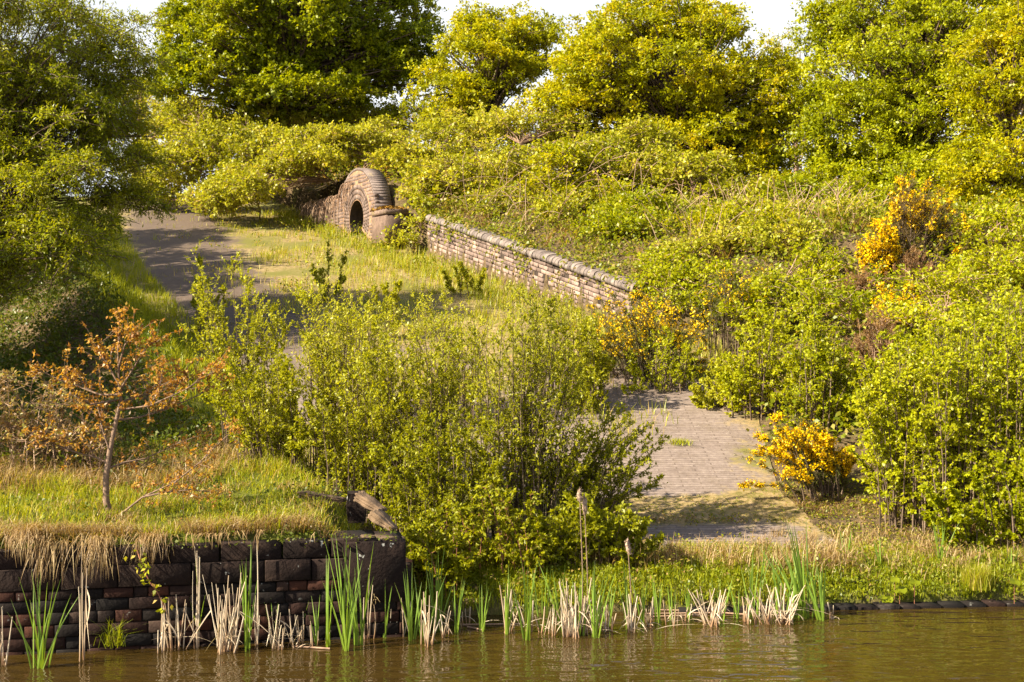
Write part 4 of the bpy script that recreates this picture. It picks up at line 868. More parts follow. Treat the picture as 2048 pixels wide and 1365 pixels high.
for k_ in (0, 1):
    q_ = A + np.stack((RNG.normal(0, 0.03, n), -RNG.uniform(0.02, 0.07, n), -L_), 1)
    V = np.stack((A - np.array((0.0025, 0, 0)), A + np.array((0.0025, 0, 0)), (A + q_) / 2 + np.array((0.0025, -0.03, 0.02)), (A + q_) / 2 + np.array((-0.0025, -0.03, 0.02)), q_ + np.array((0.0006, 0, 0)), q_ - np.array((0.0006, 0, 0))), 1).reshape(-1, 3); i_ = np.arange(n)[:, None] * 6
    mb.add(V, np.concatenate((i_ + np.array((0, 1, 2, 3)), i_ + np.array((3, 2, 4, 5))), 0), np.repeat(RNG.uniform(0, 0.9, n), 6)); A = A + RNG.normal(0, 0.03, (n, 3)) * np.array((1, 0, 0.3))
P = scatter(6000, 0.3, 3.2, 11.2, 12.5, lambda x, y: (y > 11.45) & (y < 12.1), 30); n = len(P)
blades(mb, P, RNG.uniform(0.07, 0.3, n), 0.006, RNG.uniform(size=n), lean=0.5)
P = scatter(8000, 2.3, 8.2, 11.5, 12.9, None, 30); n = len(P)
blades(mb, P, RNG.uniform(0.06, 0.2, n), 0.005, RNG.uniform(size=n), lean=0.6)
P = scatter(22000, -5, -0.9, 9.6, 14, lambda x, y: (y > bankline(x) + 0.02) & (x < xl(y)) & (pat(x, y, 1.7, 2.0) > 0.6), 30, 0.1); n = len(P)
blades(mb, P, RNG.uniform(0.04, 0.13, n), 0.005, RNG.uniform(size=n), lean=1.2)
P = scatter(16000, -6.5, -2.9, 11.8, 15.5, inw, 30); n = len(P)
blades(mb, P, RNG.uniform(0.08, 0.3, n), 0.006, RNG.uniform(size=n), lean=1.0)
P = scatter(9000, 2, 4.2, 12.6, 20, lambda x, y: np.abs(x - xr(y) + 0.1) < 0.45 * RNG.uniform(size=len(x)), 12, 0.15); n = len(P)
blades(mb, P, RNG.uniform(0.02, 0.09, n), 0.006, RNG.uniform(size=n), lean=1.8)
P = scatter(9000, -1, 4.2, 13.0, 13.9, lambda x, y: np.abs(y - 13.35 - 0.1 * x) < 0.4, 12, 0.1); n = len(P)
blades(mb, P, RNG.uniform(0.02, 0.08, n), 0.006, RNG.uniform(0, 0.7, n), lean=1.6)
P = scatter(5000, -2, 7, 20.5, 31, lambda x, y: (x > xr(y) + 0.3) & (x < xr(y) + 5), 30); n = len(P)
blades(mb, P, RNG.uniform(0.15, 0.5, n), 0.014, RNG.uniform(size=n), lean=0.9)
tag(stuff(mb.build('dry_grass', M['drygrass'])), 'straw-coloured dead grass in the turf, on the wall top and by the shore', 'dry grass')

def sprigs(mb, P, h, m, L, W, vr=(0, 1), sp=0.12):
    n = len(P); Q = np.repeat(P, m, 0); k = len(Q); Q = Q + RNG.normal(0, sp, (k, 3)) * np.array((1, 1, 0)); Q[:, 2] += RNG.uniform(0, 1, k) ** 0.7 * np.repeat(h, m)
    leaves(mb, Q, nrm(RNG.normal(size=(k, 3)) + np.array((0, 0, 0.1))), L * RNG.uniform(0.6, 1.3, k), W * RNG.uniform(0.6, 1.3, k), np.clip(vr[0] + (vr[1] - vr[0]) * RNG.uniform(size=k), 0, 1))
mb = MB()
P = scatter(420, -3.2, -0.9, 9.4, 10.6, lambda x, y: (y > bankline(x) - 0.02) & (y < bankline(x) + 0.22) & (pat(x, 10 + 0 * y, 3.1, 0.3) > 0.35)); n = len(P); P[:, 2] = np.maximum(P[:, 2], 0.76)
sprigs(mb, P, RNG.uniform(-0.02, 0.07, n), 10, 0.03, 0.02, (0.4, 1), 0.05)
P = scatter(500, -6.5, -1.5, 10.4, 14.5, lambda x, y: (pat(x, y, 1.2, 4.0) > 0.55)); n = len(P)
sprigs(mb, P, RNG.uniform(0.03, 0.2, n), 10, 0.04, 0.025, (0.4, 1))
P = scatter(6500, -14, -3.0, 14, 30, lambda x, y: (x < xl(y) - 0.9) & (x > xl(y) - 6)); n = len(P)
sprigs(mb, P, RNG.uniform(0.1, 0.45, n), 16, 0.07, 0.04)
P = scatter(800, -7, -3.2, 12.6, 15.8, lambda x, y: x < xl(y) - 0.8); n = len(P)
sprigs(mb, P, RNG.uniform(0.05, 0.4, n), 16, 0.05, 0.03, (0.3, 1))
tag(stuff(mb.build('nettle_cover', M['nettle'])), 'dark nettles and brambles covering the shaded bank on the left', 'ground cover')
mb = MB()
P = scatter(3300, 0.9, 8.5, 12.2, 14.3, lambda x, y: (x > xr(y) - 0.4) | ((np.abs(y - 13.35 - 0.1 * x) < 0.42))); n = len(P)
sprigs(mb, P, RNG.uniform(0.01, 0.06, n), 12, 0.028, 0.018, (0.1, 1), 0.06)
P = scatter(700, -9, 3, 18, 36, lambda x, y: (x > xl(y) + 1.2) & (x < xr(y) - 0.2) & (pat(x, y, 0.7, 2.5) > 0.45)); n = len(P)
sprigs(mb, P, RNG.uniform(0.05, 0.35, n), 16, 0.05, 0.035, (0, 1), 0.1)
for t_ in np.concatenate((RNG.uniform(0.0, RL, 16), RNG.uniform(0, 2.0, 5))):       # brambles spilling over the retaining wall
    n_ = 60; q_ = O_RW + RT * t_ + np.array((0, 0, 1.0)) - RN * 0.2; k_ = RNG.uniform(0, 1, n_); sp_ = RNG.uniform(0.1, 0.3); ln_ = RNG.uniform(0.15, 0.75)
    pp = q_ + np.outer(RNG.normal(0, sp_, n_), RT) + np.outer(k_ * 0.34, RN); pp[:, 2] += 0.08 + RNG.normal(0, 0.04, n_) - np.clip(k_ - 0.55, 0, 1) * ln_ * 2
    leaves(mb, pp, rdir(n_, -0.2), 0.08 * RNG.uniform(0.5, 1.2, n_), 0.06 * RNG.uniform(0.5, 1.2, n_), RNG.uniform(0.1, 0.9, n_))
P = scatter(2600, -14, 2, 29, 41, lambda x, y: (x > xr(y) + 0.45)); n = len(P)
sprigs(mb, P, RNG.uniform(0.1, 0.6, n), 18, 0.10, 0.07, (0.1, 1), 0.25)
P = scatter(6500, -2, 12, 15, 34, lambda x, y: (x > xr(y) + 0.25)); n = len(P)
sprigs(mb, P, RNG.uniform(0.1, 0.6, n), 18, 0.075, 0.05, (0.0, 0.85), 0.2)
P = scatter(900, -9, 3.4, 21, 33, lambda x, y: (x > xr(y) - 1.3) & (x < xr(y) - 0.05) & (pat(x, y, 0.9, 2.0) > 0.4)); n = len(P)
sprigs(mb, P, RNG.uniform(0.1, 0.5, n), 22, 0.07, 0.045, (0.1, 0.9), 0.12)
P = scatter(500, -0.8, 6.0, 10.9, 12.4, sh); n = len(P)
sprigs(mb, P, RNG.uniform(0.05, 0.22, n), 12, 0.035, 0.02, (0.2, 1), 0.07)
P = scatter(700, -0.8, 3.0, 10.9, 11.6, sh); n = len(P)
sprigs(mb, P, RNG.uniform(0.02, 0.12, n), 12, 0.03, 0.022, (0, 0.6), 0.06)
P = scatter(1000, 2.6, 8.0, 11.2, 11.9, lambda x, y: y > bankline(x)); n = len(P)
sprigs(mb, P, RNG.uniform(0.01, 0.06, n), 12, 0.03, 0.025, (0, 0.5), 0.06)
tag(stuff(mb.build('ground_cover', M['cover'])), 'low creeping weeds and moss on the right bank and across the foot of the slipway', 'ground cover')
# dead stems under the hawthorns
mb = MB(); n = 200
px = RNG.uniform(1330, 1740, n); D = RNG.uniform(22.5, 26, n); x = (px - 1024) / FPX * D; A = np.stack((x, D, Hgt(x, D)), 1)
B = A + np.stack((RNG.normal(0, 0.4, n), RNG.normal(0, 0.3, n), RNG.uniform(0.2, 1.0, n)), 1)
tubes(mb, curve(A, B, RNG.normal(0, 0.15, (n, 3)), 6, 0.01), np.full((n, 6), 0.006), 3, RNG.uniform(size=n))
n = 120; px = RNG.uniform(860, 1330, n); D = RNG.uniform(26, 30.5, n); x = (px - 1024) / FPX * D; ok = x > xr(D) + 0.4; x = x[ok]; D = D[ok]; n = len(x); A = np.stack((x, D, Hgt(x, D) + 0.2), 1)
B = A + np.stack((RNG.normal(0, 0.8, n), RNG.normal(0, 0.4, n), RNG.uniform(0.1, 1.3, n)), 1)
tubes(mb, curve(A, B, np.array((0, 0, 0.4)) + RNG.normal(0, 0.1, (n, 3)), 6, 0.01), np.full((n, 6), 0.006), 3, RNG.uniform(size=n))
tag(stuff(mb.build('dead_stems', M['tantwig'])), 'tangle of bare tan bramble stems behind the retaining wall and under the trees', 'dead stems')

# ------------------------------------------------------------------ cattails
def ribbon(mb, A, B, w_, a0, a1, K=6, sag=None):
    n = len(A); P = curve(A, B, sag if sag is not None else np.zeros((n, 3)), K); az = RNG.normal(0, 0.7, n)
    s = np.stack((np.cos(az), np.sin(az), np.zeros(n)), 1); t = np.linspace(0, 1, K)
    wd = w_[:, None] * np.interp(t, [0, 0.3, 0.7, 1], [0.9, 1.0, 0.75, 0.06])[None, :]
    nn = nrm(np.cross(s, B - A))
    V = np.stack((P - s[:, None] * wd[..., None] / 2, P + nn[:, None] * wd[..., None] * 0.18, P + s[:, None] * wd[..., None] / 2), 2)
    i = np.arange(n * K * 3).reshape(n, K, 3)
    F = np.concatenate([np.stack((i[:, :-1, j], i[:, :-1, j + 1], i[:, 1:, j + 1], i[:, 1:, j]), -1).reshape(-1, 4) for j in (0, 1)])
    a = a0[:, None] + (a1 - a0)[:, None] * t[None, :] ** 0.6
    mb.add(V.reshape(-1, 3), F, np.repeat(a.ravel(), 3))
def cattail(px, yb, yt, n=8, sp=14, label='', name='cattail_clump', z0=None, w_=0.012, group='green cattail clumps', lean=0):
    n = int(n * 1.25)
    D = 6144.0 / (yb - HY) if z0 is None else z0
    zb = -0.12 if z0 is None else None
    b = at(px, yb, D); root = None
    if z0 is not None: b[2] = float(Hgt(b[0], b[1]))
    else: b[2] = 0.0
    h = CAMZ - (yt - HY) / FPX * D - b[2]; sx = sp / FPX * D
    mb = MB(); A = b + np.stack((RNG.normal(0, sx * 0.22, n), RNG.normal(0, 0.025, n), np.full(n, -0.12)), 1)
    hh = h * RNG.uniform(0.55, 1.0, n); hh[0] = h
    B = A + np.stack((RNG.normal(lean, 1.15, n) * sx, RNG.normal(0, 0.08, n) * h, hh + 0.12), 1)
    sag = (B - A) * np.array((-0.25, -0.2, 0)) 
    ribbon(mb, A, B, w_ * 1.25 * RNG.uniform(0.7, 1.25, n), np.full(n, 0.0) + RNG.uniform(0, 0.15, n), RNG.uniform(0.55, 1.0, n), 7, sag)
    o = mb.build(name, M['reed']); o['label'] = label; o['category'] = 'cattails'; o['group'] = group
    return o
GC = [(450, 1285, 1160, 5, 10, 'thin green cattails behind the dense broken dead bundle'), (635, 1290, 1190, 4, 10, 'low green cattails left of the slim ones by the wall corner'), (770, 1275, 1150, 5, 12, 'green cattails among the grey stalks right of the wall corner bundle'), (845, 1275, 1150, 5, 12, 'low green cattails beside the pale dead stalk'), (965, 1262, 1160, 5, 12, 'green cattails standing in the floating stalks'), (1125, 1262, 1120, 7, 14, 'green cattails behind the densest dead bundle'), (1160, 1270, 1130, 7, 12, 'green cattails at the foot of the tall brown heads'), (1285, 1252, 1140, 5, 10, 'thin green cattails just right of the pale seed head'), (1440, 1240, 1150, 6, 14, 'green cattails behind the white splayed dead fan'), (1475, 1238, 1160, 4, 10, 'short green cattails between white fan and bleached heap'), (1585, 1234, 1120, 6, 12, 'green cattails wedged between the bleached heap and the largest clump'),
 (85, 1335, 1140, 13, 26, 'green cattails in the water nearest the left edge'),
 (370, 1285, 1140, 5, 12, 'few thin green cattails in front of the wall, leftmost after the gap'),
 (398, 1290, 1112, 6, 14, 'leaning green cattails beside the second fan of dead reeds'),
 (495, 1300, 1085, 10, 14, 'tall narrow green cattails below the oak sapling branches'),
 (546, 1285, 1195, 4, 8, 'short green cattail shoot just right of the tall narrow clump'),
 (600, 1275, 1150, 4, 26, 'wide-spread thin green blades against the dark wall'),
 (655, 1295, 1105, 6, 12, 'slim green cattails left of the dense trio by the wall corner'),
 (690, 1300, 1060, 11, 22, 'tallest green cattails by the wall corner'),
 (718, 1290, 1085, 9, 16, 'dense green cattails right in front of the wall corner'),
 (822, 1280, 1120, 8, 14, 'green cattails just right of the wall corner'),
 (875, 1262, 1090, 10, 16, 'green cattails in the shade below the willow thicket'),
 (912, 1265, 1145, 5, 10, 'small green cattail clump right of the shaded one'),
 (1012, 1268, 1130, 5, 14, 'thin green cattails above the floating dead stalks'),
 (1056, 1280, 1110, 8, 12, 'straight green cattails left of the dense dead bundle'),
 (1086, 1262, 1130, 6, 12, 'green cattails touching the dense dead bundle'),
 (1190, 1275, 1120, 8, 16, 'green cattails just right of the tall brown heads'),
 (1215, 1255, 1150, 6, 14, 'short green cattails behind the tall brown heads'),
 (1256, 1258, 1110, 6, 10, 'green cattails under the single pale seed head'),
 (1318, 1245, 1150, 5, 12, 'green cattails midway between seed head and the wide dead fan'),
 (1345, 1240, 1165, 5, 8, 'small green cattails by the brown flat debris'),
 (1378, 1240, 1160, 6, 12, 'green cattails left of the white dead fan'),
 (1505, 1235, 1080, 8, 16, 'green cattails rising left of the big bleached dead heap'),
 (1560, 1232, 1090, 9, 18, 'green cattails rising out of the big bleached dead heap'),
 (1612, 1236, 1035, 16, 30, 'largest broad grey-green cattail clump on the right'),
 (1645, 1240, 1120, 10, 16, 'broad cattail clump just right of the largest one')]
for px, yb, yt, n, sp, lab in GC:
    big = px in (1612, 1645)
    cattail(px, yb, yt, n, sp, lab, w_=0.017 if big else 0.0115, lean=-0.5 if px == 1612 else 0)
for px, D, yt, n, lab in [(1690, 11.9, 1050, 6, 'cattail shoots on the bank below the brightest gorse'), (1757, 11.7, 1070, 7, 'cattail shoots on the bank left of the round tussock, nearer the paving'),
                          (1880, 11.9, 1035, 8, 'grey-green cattail shoots on the bank in front of the birches'), (2015, 11.8, 1085, 6, 'cattail shoots on the bank near the right edge'), (1965, 12.0, 1075, 5, 'thin cattail shoots behind the round tussock')]:
    cattail(px, 0, yt, n, 14, lab, z0=D, group='cattail shoots on the bank')

def deadreed(px, yb, yt, n, sp, label, broken=0.5):
    n = int(n * 1.4); D = 6144.0 / (yb - HY); b = at(px, yb, D); b[2] = 0; h = CAMZ - (yt - HY) / FPX * D; sx = sp / FPX * D; mb = MB()
    A = b + np.stack((RNG.normal(0, sx * 0.45, n), RNG.normal(0, 0.04, n), np.full(n, -0.1)), 1)
    hh = h * RNG.uniform(0.4, 1.0, n); hh[0] = h; ln = RNG.normal(0, 0.8, n)
    B = A + np.stack((ln * sx, RNG.normal(0, 0.06, n), hh + 0.1), 1)
    wd = 0.012 * RNG.uniform(0.4, 1.4, n); P = curve(A, B, RNG.normal(0, 0.012, (n, 3)), 6)
    col = np.clip(0.45 + 0.5 * RNG.uniform(size=n), 0, 1)
    R = wd[:, None] * np.interp(np.linspace(0, 1, 6), [0, 0.3, 1], [0.7, 0.55, 0.28])[None]
    k0 = mb.n; tubes(mb, P, R, 4, col)
    # darker wet foot
    va = mb.A[-1]; vz = mb.V[-1][:, 2]; mb.A[-1] = np.where(vz < 0.05, va * 0.25, va)
    # broken-over leaves
    m = int(n * broken) + 1; idx = RNG.integers(0, n, m); s0 = P[idx, RNG.integers(2, 5, m)]
    e = s0 + np.stack((RNG.normal(0, 1.6, m) * sx + RNG.choice([-1, 1], m) * 0.06, RNG.normal(0, 0.05, m), -RNG.uniform(0.3, 0.95, m) * s0[:, 2]), 1); e[:, 2] = np.maximum(e[:, 2], -0.01)
    ribbon(mb, s0, e, 0.013 * RNG.uniform(0.6, 1.3, m), np.clip(RNG.uniform(0.5, 1, m), 0, 1), np.clip(RNG.uniform(0.4, 0.9, m), 0, 1), 5, np.stack((RNG.normal(0, 0.02, m), np.zeros(m), np.full(m, 0.05)), 1))
    o = mb.build('dead_reed_clump', M['deadreed']); o['label'] = label; o['category'] = 'dead reeds'; o['group'] = 'bleached dead reed clumps'
DC = [(8, 1330, 1210, 5, 10, 'dead reeds cut by the left edge'), (60, 1290, 1205, 4, 12, 'thin dead reeds behind the leftmost green cattails'),
 (162, 1322, 1090, 3, 5, 'single tall dead stalk standing alone before the wall'), (325, 1305, 1210, 3, 6, 'short dead reed pair against the wall right of the trailing bramble'),
 (352, 1298, 1190, 9, 22, 'fan of dead reeds with stalks falling left, left of the oak branches'), (398, 1292, 1090, 4, 8, 'thin tall dead stalk among leaning green cattails'),
 (455, 1302, 1145, 18, 22, 'dense broken dead reed bundle below the oak sapling branches'), (515, 1290, 1085, 3, 4, 'straight tall dead stalk beside the tall narrow cattails'),
 (560, 1296, 1205, 9, 18, 'dead reeds leaning like a tent, centre of the wall'), (600, 1292, 1215, 9, 20, 'low splayed dead reeds in front of the wide-spread green blades'),
 (632, 1290, 1235, 4, 10, 'short dead stubs left of the dense green trio'), (735, 1275, 1115, 10, 12, 'tall upright dead reeds at the wall corner'),
 (772, 1268, 1130, 6, 10, 'grey dead stalks right of the wall corner bundle'), (800, 1268, 1190, 5, 14, 'bent dead reeds between wall corner and green cattails'),
 (850, 1290, 1180, 8, 12, 'pale dead stalk with short stubs at its foot'), (890, 1272, 1215, 5, 12, 'small dead stubs in the shade of the willow thicket'),
 (932, 1250, 1218, 4, 8, 'tiny dead stub standing by the floating stalks'), (1015, 1262, 1165, 7, 14, 'dead reeds at the right end of the floating stalks'),
 (1072, 1265, 1200, 6, 20, 'bent-over dead reeds arching left of the dense bundle'), (1100, 1268, 1215, 5, 10, 'short dead stubs left of the dense bundle'),
 (1140, 1272, 1158, 20, 20, 'densest pale dead reed bundle, under the tall brown heads'), (1175, 1266, 1190, 12, 18, 'dead reeds directly under the second brown head'),
 (1215, 1262, 1210, 8, 16, 'low broken dead reeds right of the tall brown heads'), (1262, 1262, 1185, 9, 14, 'dead reeds under the pale seed head'),
 (1300, 1250, 1190, 7, 14, 'dead reeds leaning left, right of the pale seed head'), (1345, 1252, 1200, 4, 10, 'thin dead stalk slanting over the water'),
 (1375, 1246, 1200, 4, 10, 'small dead reeds by the brown flat debris'), (1420, 1250, 1175, 15, 26, 'white splayed dead reed fan between two green clumps'),
 (1492, 1245, 1190, 5, 8, 'dead stalks at the left of the big bleached heap'), (1540, 1246, 1170, 22, 36, 'biggest bleached heap of fallen dead reeds'),
 (1578, 1244, 1200, 8, 12, 'upright stubs at the right of the bleached heap'), (1665, 1240, 1210, 3, 6, 'single dead stub right of the largest cattails')]
for a in DC: deadreed(*a)

# cattail stalks with seed heads
for px, yb, hy0, hy1, lab in [(1165, 1268, 978, 1005, 'tallest cattail stalk with a frayed brown seed head'), (1175, 1266, 990, 1030, 'second tall cattail stalk, its frayed head slightly lower and to the right'), (1262, 1255, 1078, 1110, 'shorter cattail stalk with a pale downy seed head')]:
    D = 6144.0 / (yb - HY); b = at(px, yb, D); b[2] = 0; root = empty('cattail_stalk', b, lab, 'cattail', 'cattail stalks with seed heads')
    t = at(px - 6, hy0 - 4, D); hb = at(px - 5, hy1, D)
    m = MB(); tubes(m, np.array([[b - np.array((0, 0, .1)), b * 0.5 + hb * 0.5 + np.array((0.01, 0, 0)), hb, t]]), np.array([[.006, .005, .004, .002]]), 5, 0.8); m.build('stalk', M['paletwig'], root)
    m = MB(); s = np.linspace(0, 1, 9); c = hb[None] + (at(px - 6, hy0, D) - hb)[None] * s[:, None] + RNG.normal(0, 0.003, (9, 3)); r = np.array([.004, .013, .02, .022, .019, .021, .016, .009, .003]); tubes(m, c[None], r[None], 8, 0.5)
    k = 160; ii = RNG.integers(1, 8, k); leaves(m, c[ii] + RNG.normal(0, 0.008, (k, 3)), rdir(k), 0.022, 0.005, RNG.uniform(size=k)); m.build('seed_head', M['head'], root)

# ------------------------------------------------------------------ small things by the water
def rough_block(mb, c, ax, half, seed=0, amp=0.02, nn=(14, 8, 6), a=0.5):
    r = np.random.default_rng(seed); nx, ny, nz = nn; ax = np.array(ax, float); ax = ax / np.linalg.norm(ax, axis=1, keepdims=True)
    ph = r.uniform(0, 6, (6,))
    def disp(q):
        f = (np.sin(q[:, 0] * 9 + ph[0]) * np.sin(q[:, 1] * 11 + ph[1]) + np.sin(q[:, 2] * 23 + ph[2] + q[:, 0] * 5) * 0.7 + np.sin(q[:, 1] * 31 + ph[3] + 9 * q[:, 0]) * 0.4)
        return f * amp
    for axis in range(3):
        u, v = [k for k in range(3) if k != axis]; nu, nv = nn[u], nn[v]
        for sgn in (-1, 1):
            U, V_ = np.meshgrid(np.linspace(-1, 1, nu + 1), np.linspace(-1, 1, nv + 1)); q = np.zeros((U.size, 3)); q[:, u] = U.ravel(); q[:, v] = V_.ravel(); q[:, axis] = sgn
            s = q.copy(); e = np.abs(s); rr = 0.18; s = np.sign(s) * np.where(e > 1 - rr, 1 - rr + (e - 1 + rr) * 0.75, e)
            w3 = s * np.array(half); nd = nrm(s ** 5 + 1e-9); w3 = w3 + nd * disp(w3)[:, None]
            i = np.arange(U.size).reshape(U.shape); F = np.stack((i[:-1, :-1], i[:-1, 1:], i[1:, 1:], i[1:, :-1]), -1).reshape(-1, 4)
            if sgn < 0: F = F[:, ::-1]
            mb.add(np.array(c) + w3 @ ax, F, a)
# weathered timbers on the wall corner
def weathered(mb, c, ax, half, seed, taper=0.5, a=0.5):
    """eroded beam end: grooves run along its length, one end thinner"""
    r = np.random.default_rng(seed); ax = np.array(ax, float); ax /= np.linalg.norm(ax, axis=1, keepdims=True); nl, nr = 26, 36
    t_ = np.linspace(-1, 1, nl); th = np.linspace(0, 2 * np.pi, nr, endpoint=False); g = r.uniform(0.72, 1.0, nr); g[::2] += 0.1
    T_, H_ = np.meshgrid(t_, th, indexing='ij'); sq = 1 / np.maximum(np.abs(np.cos(H_)), np.abs(np.sin(H_))) ** 0.8
    k = (1 - taper * (T_ * 0.5 + 0.5) ** 1.5) * g[None] * sq * (1 + 0.07 * np.sin(T_ * 5 + r.uniform(0, 6)))
    V = np.stack((T_ * half[0] + 0.012 * np.sin(H_ * 9), np.cos(H_) * half[1] * k, np.sin(H_) * half[2] * k + 0 * T_), -1)
    V = V.reshape(-1, 3); i = np.arange(nl * nr).reshape(nl, nr)
    F = np.stack((i[:-1], np.roll(i, -1, 1)[:-1], np.roll(i, -1, 1)[1:], i[1:]), -1).reshape(-1, 4)
    n0 = len(V); V = np.concatenate((V, [V[:nr].mean(0), V[-nr:].mean(0)])); F = np.concatenate((F, [(n0, (q + 1) % nr, q, n0) for q in range(nr)], [(n0 + 1, n0 - nr + q, n0 - nr + (q + 1) % nr, n0 + 1) for q in range(nr)]))
    F = F[:, :]; mb.add(np.array(c) + V @ ax, F, a)
m = MB(); weathered(m, at(742, 1008, 10.75), [(0.75, -0.35, -0.42), (0.4, 0.9, 0), (0.36, -0.2, 0.8)], (0.13, 0.08, 0.05), 3, 0.3, 0.6)
tag(m.build('timber_beam', M['timber']), 'grooved weathered timber lying aslant on the corner of the canal wall', 'timber')
m = MB(); weathered(m, at(768, 1043, 10.5), [(0.7, -0.3, -0.5), (0.4, 0.9, 0), (0.5, -0.2, 0.75)], (0.11, 0.09, 0.045), 4, 0.55, 0.9)
tag(m.build('timber_beam', M['timber']), 'small wedge of pale split timber just below the aslant one, nearest the water', 'timber')
m = MB(); weathered(m, at(645, 994, 11.2), [(1, -0.15, -0.12), (0.15, 1, 0), (0, 0, 1)], (0.20, 0.08, 0.03), 5, 0.4, 0.3)
tag(m.build('timber_beam', M['timber']), 'dark rotting timber half buried in the grass behind the aslant one', 'timber')
m = MB(); rough_block(m, at(712, 1015, 10.95), [(1, 0.1, 0), (-0.1, 1, 0), (0, 0, 1)], (0.08, 0.08, 0.14), 8, 0.012, (10, 8, 12), 0.3)
tag(m.build('stone_block', M['coping']), 'dark upright stone beside the aslant weathered timber', 'stone')
m = MB(); weathered(m, at(765, 1078, 10.2), [(1, 0.2, -0.03), (-0.2, 1, 0), (0, 0, 1)], (0.17, 0.12, 0.025), 11, 0.5, 0.6)
tag(m.build('flat_stone', M['timber']), 'flat pale eroded slab on the very corner of the canal wall', 'stone')
# brick edging along the right-hand shore
ed = empty('brick_edging', (2.6, 11.2, 0.0), 'row of dark wet bricks edging the water on the right', 'edging'); m = MB()
xx = 1.55; cs, axs, hs, As = [], [], [], []
while xx < 8.5:
    w_ = 0.2 * RNG.uniform(0.8, 1.2)
    if True:
        cs.append((xx, float(bankline(xx)) - 0.02 + RNG.normal(0, 0.008), -0.008 + RNG.normal(0, 0.004))); q = RNG.normal(0, 0.02); axs.append(((math.cos(q), math.sin(q), 0), (-math.sin(q), math.cos(q), 0), (0, 0, 1))); hs.append((w_ / 2 - 0.002, 0.11, 0.035)); As.append(RNG.uniform(0, 0.6))
    xx += w_
boxes(m, np.array(cs), np.array(axs), np.array(hs), np.array(As), cham=0.004); m.build('bricks', M['wallbrick'], ed)
m = MB(); c0 = at(1705, 1180, 11.35); rough_block(m, (c0[0], 11.47, 0.14), [(1, 0.05, 0), (-0.05, 1, 0), (0, 0, 1)], (0.24, 0.12, 0.055), 21, 0.012, (20, 8, 6), 0.2)
tag(m.build('stone_ledge', M['wallbrick']), 'dark stone ledge in the shore bank just above the brick edging', 'stone')
# floating stalks
m = MB()
for (xa, ya, xb, yb_) in [(925, 1252, 1045, 1250), (935, 1256, 965, 1262), (1290, 1230, 1420, 1228), (1300, 1236, 1400, 1232), (1420, 1226, 1500, 1232), (1320, 1222, 1390, 1224), (585, 1295, 660, 1300)]:
    a = at(xa, ya, 6144 / (ya - HY)); b = at(xb, yb_, 6144 / (yb_ - HY)); a[2] = b[2] = 0.008
    tubes(m, np.array([np.linspace(a, b, 5)]), np.full((1, 5), 0.008), 5, 0.4)
tag(stuff(m.build('floating_stalks', M['tantwig'])), 'brown broken stalks floating among the reeds', 'debris')
# round tussock on the right shore, tuft at the wall foot, grass hanging over the wall
def tuft(name, label, c, n, h, r, mat, lean, grp=None, side=None, curl=0.5, av=(0, 1), w_=0.005):
    m = MB(); P = np.array(c) + np.stack((RNG.normal(0, r, n), RNG.normal(0, r, n), np.zeros(n)), 1)
    blades(m, P, RNG.uniform(0.5, 1, n) * h, w_, RNG.uniform(av[0], av[1], n), lean=lean, side=side, curl=curl)
    tag(m.build(name, M[mat]), label, 'grass tuft', grp)
x = (1945 - 1024) / FPX * 11.5; tuft('grass_tussock', 'round shaggy grass tussock on the right shore', (x, 11.4, 0.12), 900, 0.26, 0.055, 'grass', 0.45, av=(0.3, 1))
for px, py, D, lab, h in [(105, 1090, 9.62, 'straw-coloured grass tuft hanging over the wall nearest the left edge', 0.30), (200, 1085, 9.68, 'straw-coloured grass tuft hanging over the wall below the oak trunk', 0.30), (50, 1070, 9.6, 'brown grass overhanging the wall at the left edge', 0.22), (300, 1080, 9.75, 'short brown grass hanging over the wall right of the oak trunk', 0.2)]:
    c = at(px, py, D); n = 150; m = MB()
    A = c + np.stack((RNG.normal(0, 0.07, n), RNG.uniform(0.0, 0.15, n), RNG.uniform(-0.02, 0.04, n)), 1)
    B = A + np.stack((RNG.normal(0, 0.06, n), -RNG.uniform(0.12, 0.22, n), -RNG.uniform(0.1, 1, n) * h), 1)
    ribbon(m, A, B, np.full(n, 0.005), RNG.uniform(0, 1, n), RNG.uniform(0, 1, n), 5, np.array((0, -0.05, 0.14)) * np.ones((n, 1)))
    tag(m.build('hanging_grass', M['drygrass']), lab, 'grass tuft', 'dry grass tufts hanging over the canal wall')
tuft('grass_tuft', 'green grass tuft growing from the foot of the canal wall at the water', (at(225, 1295, 9.62)[0], 9.66, 0.04), 90, 0.26, 0.05, 'grass', 0.7, av=(0.1, 0.6), side=np.array((0, -0.8, 0)))
tuft('grass_tuft', 'small green tuft on the bare brick paving', (at(1358, 880, 15.6)[0], 15.6, float(rampz(15.6))), 120, 0.12, 0.07, 'grass', 1.0, av=(0.3, 0.8), w_=0.008)
# dandelion
d0 = at(516, 1045, 10.7); d0[2] = float(Hgt(d0[0], d0[1])); rt = empty('dandelion', d0, 'single yellow dandelion in the grass on top of the canal wall', 'flower')
m = MB(); hd = at(516, 1026, 10.7); tubes(m, np.array([[d0, (d0 + hd) / 2 + 0.004, hd]]), np.full((1, 3), 0.003), 5, 0.6); m.build('stalk', M['grass'], rt)
m = MB(); n = 60; az = RNG.uniform(0, 6.28, n); leaves(m, np.repeat(hd[None], n, 0), np.stack((np.cos(az), np.sin(az), RNG.uniform(0.1, 1.2, n)), 1), 0.03, 0.008, RNG.uniform(0.5, 1, n)); m.build('petals', M['flower'], rt)
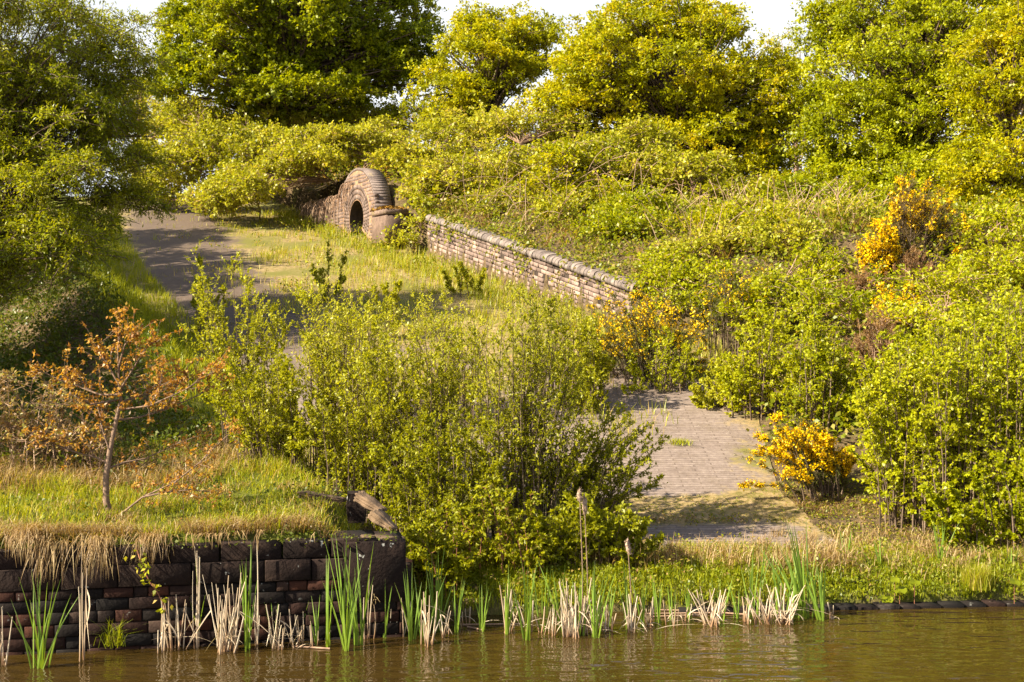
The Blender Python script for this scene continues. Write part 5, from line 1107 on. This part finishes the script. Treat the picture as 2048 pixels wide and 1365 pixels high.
# bramble shoot trailing down the wall
rt = empty('bramble_shoot', at(272, 1105, 9.66), 'reddish bramble shoot trailing down the dark canal wall', 'bramble shoot')
pts = np.array([at(272, 1095, 9.70), at(280, 1118, 9.62), at(290, 1145, 9.6), at(300, 1165, 9.6), at(315, 1185, 9.6), at(325, 1205, 9.6), at(333, 1228, 9.6)])
m = MB(); tubes(m, pts[None], np.linspace(.006, .003, 7)[None], 5, 0.5); m.build('stem', M['redtwig'], rt)
m = MB(); n = 46; p, _ = along(np.repeat(pts[None], n, 0), RNG.uniform(0, 1, (n, 1))); p = p[:, 0] + RNG.normal(0, 0.03, (n, 3)); p[:, 1] = np.minimum(p[:, 1], 9.6); leaves(m, p, rdir(n), 0.045, 0.03, RNG.uniform(size=n)); m.build('foliage', M['bramble'], rt)
# butterbur leaves on the right shore
for k, (px, py, r) in enumerate([(1800, 1180, 0.06), (1830, 1165, 0.045), (1775, 1200, 0.05), (2030, 1165, 0.05), (1790, 1160, 0.04), (445, 1060, 0.05)]):
    D = 11.2 if px > 1000 else 10.1; c = at(px, py, D); zz = float(Hgt(c[0], D)); c[2] = max(c[2], zz + 0.03); na = 12; m = MB(); tilt = np.array((RNG.normal(0, 0.3), -0.6, 1.0)); tilt /= np.linalg.norm(tilt)
    u = nrm(np.cross(tilt, (1, 0.2, 0))); v = np.cross(tilt, u); ring = [c + r * (math.cos(t_) * u + math.sin(t_) * v) * (1 - 0.35 * math.exp(-((t_ - 3.14) ** 2) * 4)) + tilt * 0.012 * math.sin(3 * t_) for t_ in np.linspace(0, 2 * math.pi, na, endpoint=False)]
    V = [c - tilt * 0.012] + ring; m.add(V, [(0, 1 + (2 * i) % na, 1 + (2 * i + 1) % na, 1 + (2 * i + 2) % na) for i in range(na // 2)], 0.4)
    rt = empty('broad_leaf_plant', (c[0], c[1], zz), ['largest round pale leaf among the shore weeds right of the stone ledge', 'round leaf higher up the shore, behind the largest one', 'round leaf at the water, left of the largest one', 'round pale leaf near the right edge of the photo', 'small round leaf above the stone ledge end', 'round grey leaf at the edge of the canal wall top'][k], 'plant', None)
    m.build('blade', M['cover'], rt); m = MB(); tubes(m, np.array([[np.array((c[0], c[1] + 0.03, zz)), (c + np.array((c[0], c[1] + 0.03, zz))) / 2, c - tilt * 0.013]]), np.full((1, 3), 0.003), 5, 0.5); m.build('stalk', M['redtwig'], rt)
# dead creeper hanging over the arch wall
m = MB(); n = 110; E = np.array((-3.25, 30.6)); s_ = RNG.uniform(1.4, 5.0, n); zt = float(rampz(31.6)) + 1.15
A = np.stack((E[0] - 0.48 * s_ - 0.877 * 0.06, E[1] + 0.877 * s_ - 0.48 * 0.06, np.full(n, zt + 0.05) + (s_ < 2.1) * 0.25), 1); B = A + np.stack((-0.1 + RNG.normal(0, 0.06, n), -0.05 + RNG.normal(0, 0.05, n), -RNG.uniform(0.15, 0.95, n)), 1)
tubes(m, curve(A, B, np.array((-0.08, -0.04, 0.1)) * np.ones((n, 1)), 6, 0.01), np.full((n, 6), 0.008), 3, RNG.uniform(0, 1, n))
tag(m.build('dead_creeper', M['tantwig']), 'dead brown creeper hanging down the wall left of the arch opening', 'creeper')
